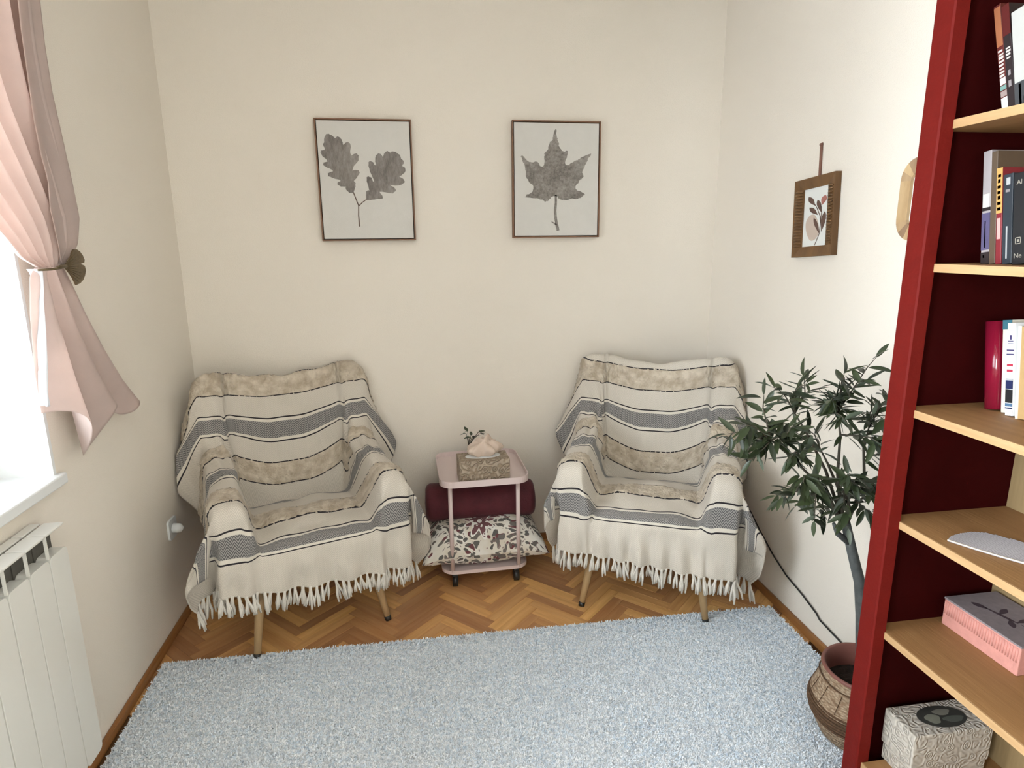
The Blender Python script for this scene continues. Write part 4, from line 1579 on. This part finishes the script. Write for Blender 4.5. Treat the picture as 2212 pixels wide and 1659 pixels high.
# second shelf
z = SH[1]
book(1.14, 1.137, z, .018, .222, .165, R_(8.0), ('mist', (.33, .29, .29)), 'tall grey and violet book, leftmost on the second shelf', [
    (.1, .9, .50, .62, 'offwhite', (.55, .50, .46)), (.0, 1., .47, .50, 'soot', (.022, .014, .014)), (.0, 1., .12, .45, 'violet', (.09, .075, .15)),
    (.38, .52, .14, .38, 'paper', (.72, .70, .66)), (.0, 1, .0, .10, 'soot', (.022, .014, .014)), (.25, .45, .05, .075, 'paper', (.72, .70, .66))], group=G2)
book(1.14, 1.1185, z, .013, .219, .165, R_(8.0), ('umber', (.10, .065, .04)), 'brown mottled book pressed against the tall grey one', [], group=G2)
book(1.14, 1.104, z, .012, .186, .13, R_(8.6), ('crimson', (.20, .016, .022)), 'narrow crimson book with an orange upper spine', [
    (.0, 1, .53, 1.0, 'orange', (.56, .30, .09))] + letter_rows(.15, .8, .56, .96, 7, 'ochre', (.36, .15, .03), 4) + [(.2, .8, .26, .48, 'rose', (.60, .33, .30))], group=G2)
book(1.14, 1.090, z, .020, .172, .13, R_(8.6), ('inkblue', (.022, .028, .036)), 'black-blue book with a thin pale title line', [
    (.4, .55, .06, .42, 'greyprint2', (.38, .38, .38)), (.35, .75, .88, .96, 'greyprint2', (.38, .38, .38)), (.3, .7, .80, .83, 'greyprint', (.25, .22, .22))], group=G2)
bk2 = book(1.14, 1.0685, z, .05, .172, .13, R_(8.2), ('jet', (.010, .010, .011)), 'thick black book with small pale lettering at the frame edge', [], group=G2)
# small print on the black book
SPB = [c for c in bk2.children if c.name.startswith('spine')][0]
LETM = bookmat('gildprint', (.30, .27, .22))


def text_on(parent, s, size, loc, mat, rot):
    cu = bpy.data.curves.new('lettering', 'FONT')
    cu.body = s
    cu.size = size
    cu.extrude = .0002
    tmp = bpy.data.objects.new('lettering', cu)
    me = bpy.data.meshes.new_from_object(tmp)
    bpy.data.objects.remove(tmp)
    me.materials.append(mat)
    o = bpy.data.objects.new('lettering', me)
    link(o, parent)
    o.location = loc
    o.rotation_euler = rot
    return o


FACE = (R_(90), 0, R_(-90))     # upright text read from the room side
text_on(SPB, 'Al', .013, (-.0006, -.006, .150), LETM, FACE)
text_on(SPB, 'Ne', .013, (-.0006, -.004, .012), LETM, FACE)
for a, b, c_, d_ in ((-.006, -.018, .038, .0395), (-.006, -.018, .0495, .051), (-.006, -.0075, .038, .051), (-.0165, -.018, .038, .051), (-.010, -.014, .042, .047)):
    box('emblem', (-.0006, b, c_), (.0002, a, d_), LETM, SPB)
# third shelf
z = SH[2]
book(1.225, 1.158, z, .034, .190, .10, R_(9.0), ('claret', (.19, .006, .022)), 'glossy dark red rounded-back book, leftmost on the third shelf', [], rounded=True, group=G3, rough=.14)
b2 = book(1.228, 1.121, z, .0205, .197, .10, R_(8.4), ('ivory', (.66, .62, .52)), 'ivory book with a teal top band, third shelf', [
    (.0, 1, .90, 1.0, 'tealblue', (.035, .13, .17))], group=G3)
b3 = book(1.216, 1.100, z, .0155, .194, .10, R_(8.0), ('milk', (.80, .80, .80)), 'thin white book with blue, black and red spine print, third shelf', [
    (.0, 1, .92, .925, 'greyprint', (.25, .22, .22)), (.1, .9, .80, .81, 'indigo', (.05, .04, .12)), (.1, .9, .775, .783, 'indigo', (.05, .04, .12)), (.35, .65, .82, .87, 'indigo', (.05, .04, .12)),
    (.0, 1, .70, .715, 'indigo', (.05, .04, .12)), (.0, 1, .655, .67, 'indigo', (.05, .04, .12)),
    (.1, .95, .535, .56, 'redprint', (.42, .03, .06)), (.1, .95, .475, .50, 'redprint', (.42, .03, .06)),
    (.0, 1, .385, .405, 'greyprint2', (.38, .38, .38)), (.0, 1, .29, .383, 'navy2', (.012, .018, .075)), (.0, 1, .14, .285, 'jet', (.010, .010, .011)), (.0, 1, .10, .135, 'steel', (.07, .14, .24)), (.0, 1, .075, .09, 'navy2', (.012, .018, .075))], group=G3)
book(1.222, 1.0835, z, .0085, .190, .10, R_(7.6), ('chalk', (.70, .67, .60)), 'slim pale book between the white book and the tan one', [], group=G3)
b5 = book(1.214, 1.0745, z, .046, .190, .10, R_(7.2), ('kraft', (.44, .28, .12)), 'thick tan kraft book at the frame edge, third shelf', [
    (.0, .12, 0, 1, 'ivory', (.66, .62, .52))], group=G3)
SP2 = [c for c in b2.children if c.name.startswith('spine')][0]
text_on(SP2, 'lam', .010, (-.0006, -.016, .140), bookmat('pencil', (.09, .085, .08)), (R_(90), R_(90), R_(-90)))
text_on(SP2, 'DEUTSCH', .0065, (-.0006, -.012, .078), bookmat('pencil2', (.25, .24, .22)), (R_(90), R_(90), R_(-90)))
SP3 = [c for c in b3.children if c.name.startswith('spine')][0]

# grey ribbed oval mat on the fourth shelf
MAT['mat'] = plain('grey_weave', (.33, .30, .30), .75, .12, 200)
fm = tag(empty('ribbed_mat', (1.165, 1.0, SH[3])), 'grey ribbed leaf-shaped mat lying on the fourth shelf', 'mat')
outl = [(1.090, 1.066), (1.100, 1.046), (1.114, 1.020), (1.132, .990), (1.155, .957), (1.185, .925), (1.22, .90), (1.26, .885), (1.285, .90), (1.283, .94), (1.262, .985), (1.236, 1.028), (1.214, 1.062), (1.196, 1.082), (1.172, 1.090), (1.142, 1.088), (1.112, 1.080)]
prism('mat_body', [(x - 1.165, y - 1.0) for x, y in outl], lambda u_, v_, d: (u_, v_, .001 + d), .003, MAT['mat'], fm)
prism('rim', strip([(x - 1.165, y - 1.0) for x, y in outl[:8]], .0016, .0016), lambda u_, v_, d: (u_, v_, .0032 + d), .0022, plain('mat_rim', (.62, .55, .47), .6), fm)
dirv = Vector((.42, -.907))
nrmv = Vector((.907, .42))
oc = [Vector((x - 1.165, y - 1.0)) for x, y in outl]
for k in range(-22, 24):
    off = k * .0052
    hits = []
    for i in range(len(oc)):
        a, b = oc[i], oc[(i + 1) % len(oc)]
        da, db = a.dot(nrmv) - off, b.dot(nrmv) - off
        if da * db < 0:
            hits.append(a + (b - a) * (da / (da - db)))
    if len(hits) >= 2:
        hits.sort(key=lambda p: p.dot(dirv))
        a, b = hits[0], hits[-1]
        if (b - a).length > .01:
            tube('rib', [(a.x, a.y, .004), (b.x, b.y, .004)], .0014, MAT['mat'], fm, 5)

# pink ribbed box on the fifth shelf
MAT['pinkcard'] = plain('pink_card', (.56, .25, .205), .7, .12, 60, .001, 200)
MAT['mauvecard'] = plain('mauve_card', (.24, .20, .205), .75, .15, 90)
MAT['darkprint'] = plain('dark_print', (.05, .03, .04), .8)
pb_ = tag(empty('gift_box', (1.225, .985, SH[4])), 'pink card box with ribbed sides and a grey lid, fifth shelf', 'box')
box('body', (0, 0, 0), (.14, .196, .066), MAT['pinkcard'], pb_, bev=.002)
ld2 = box('lid', (-.001, -.001, .066), (.141, .197, .0705), MAT['mauvecard'], pb_, bev=.001)
for k in range(30):
    tube('rib', [(-.0005, .006 + k * .0064, .030), (-.0005, .006 + k * .0064, .062)], [.0018, .0022], MAT['pinkcard'], pb_, 5)
# dark sprig motif printed on the lid
for a, b, w_ in (((.050, .150), (.070, .070), .004), ((.055, .130), (.040, .165), .008), ((.060, .110), (.095, .125), .007), ((.065, .090), (.045, .060), .007), ((.068, .075), (.105, .080), .006), ((.072, .070), (.075, .020), .004)):
    prism('motif', leafpoly(a, b, w_), lambda u_, v_, d: (u_, v_, .0706 + d), .0003, MAT['darkprint'], ld2)

# embossed beige keepsake box on the bottom shelf
me_, nt, b_, o_ = new_mat('embossed_beige')
g = N(nt)
c = g.coord('Object')
v_ = g.node('ShaderNodeTexVoronoi', feature='SMOOTH_F1')
v_.inputs['Scale'].default_value = 48
g.link(c, v_.inputs['Vector'])
wv = g.math('SINE', g.math('MULTIPLY', v_.outputs['Distance'], 30.0))
g.link(g.mix(g.ramp(wv, -.9, .6), (.42, .375, .315), (.47, .425, .365)), b_.inputs['Base Color'])
g.link(g.bump(wv, .0009), b_.inputs['Normal'])
b_.inputs['Roughness'].default_value = .6
MAT['beigebox'] = me_
kb_ = tag(empty('keepsake_box', (1.106, 1.086, SH[5])), 'embossed beige box with an oval medallion lid, bottom shelf', 'box')
box('body', (.004, .003, 0), (.206, .094, .048), MAT['beigebox'], kb_, bev=.002)
lid = box('lid', (0, 0, .046), (.21, .097, .140), MAT['beigebox'], kb_, bev=.003)
ov = [(.112 + .062 * math.cos(a), .048 + .034 * math.sin(a)) for a in np.linspace(0, 2 * math.pi, 37)[:-1]]
prism('medallion', ov, lambda u_, v_, d: (u_, v_, .1402 + d), .0008, plain('medallion_dark', (.035, .035, .03), .6), lid)
for cx, cy, rx, ry, col_ in ((.085, .043, .018, .015, (.17, .17, .13)), (.122, .060, .022, .010, (.16, .15, .12)), (.135, .036, .026, .010, (.07, .075, .06))):
    prism('medallion_figure', [(cx + rx * math.cos(a) * (1 + .2 * math.sin(3 * a)), cy + ry * math.sin(a)) for a in np.linspace(0, 2 * math.pi, 19)[:-1]],
          lambda u_, v_, d: (u_, v_, .1411 + d), .0004, plain('figure_print', col_, .8), lid)
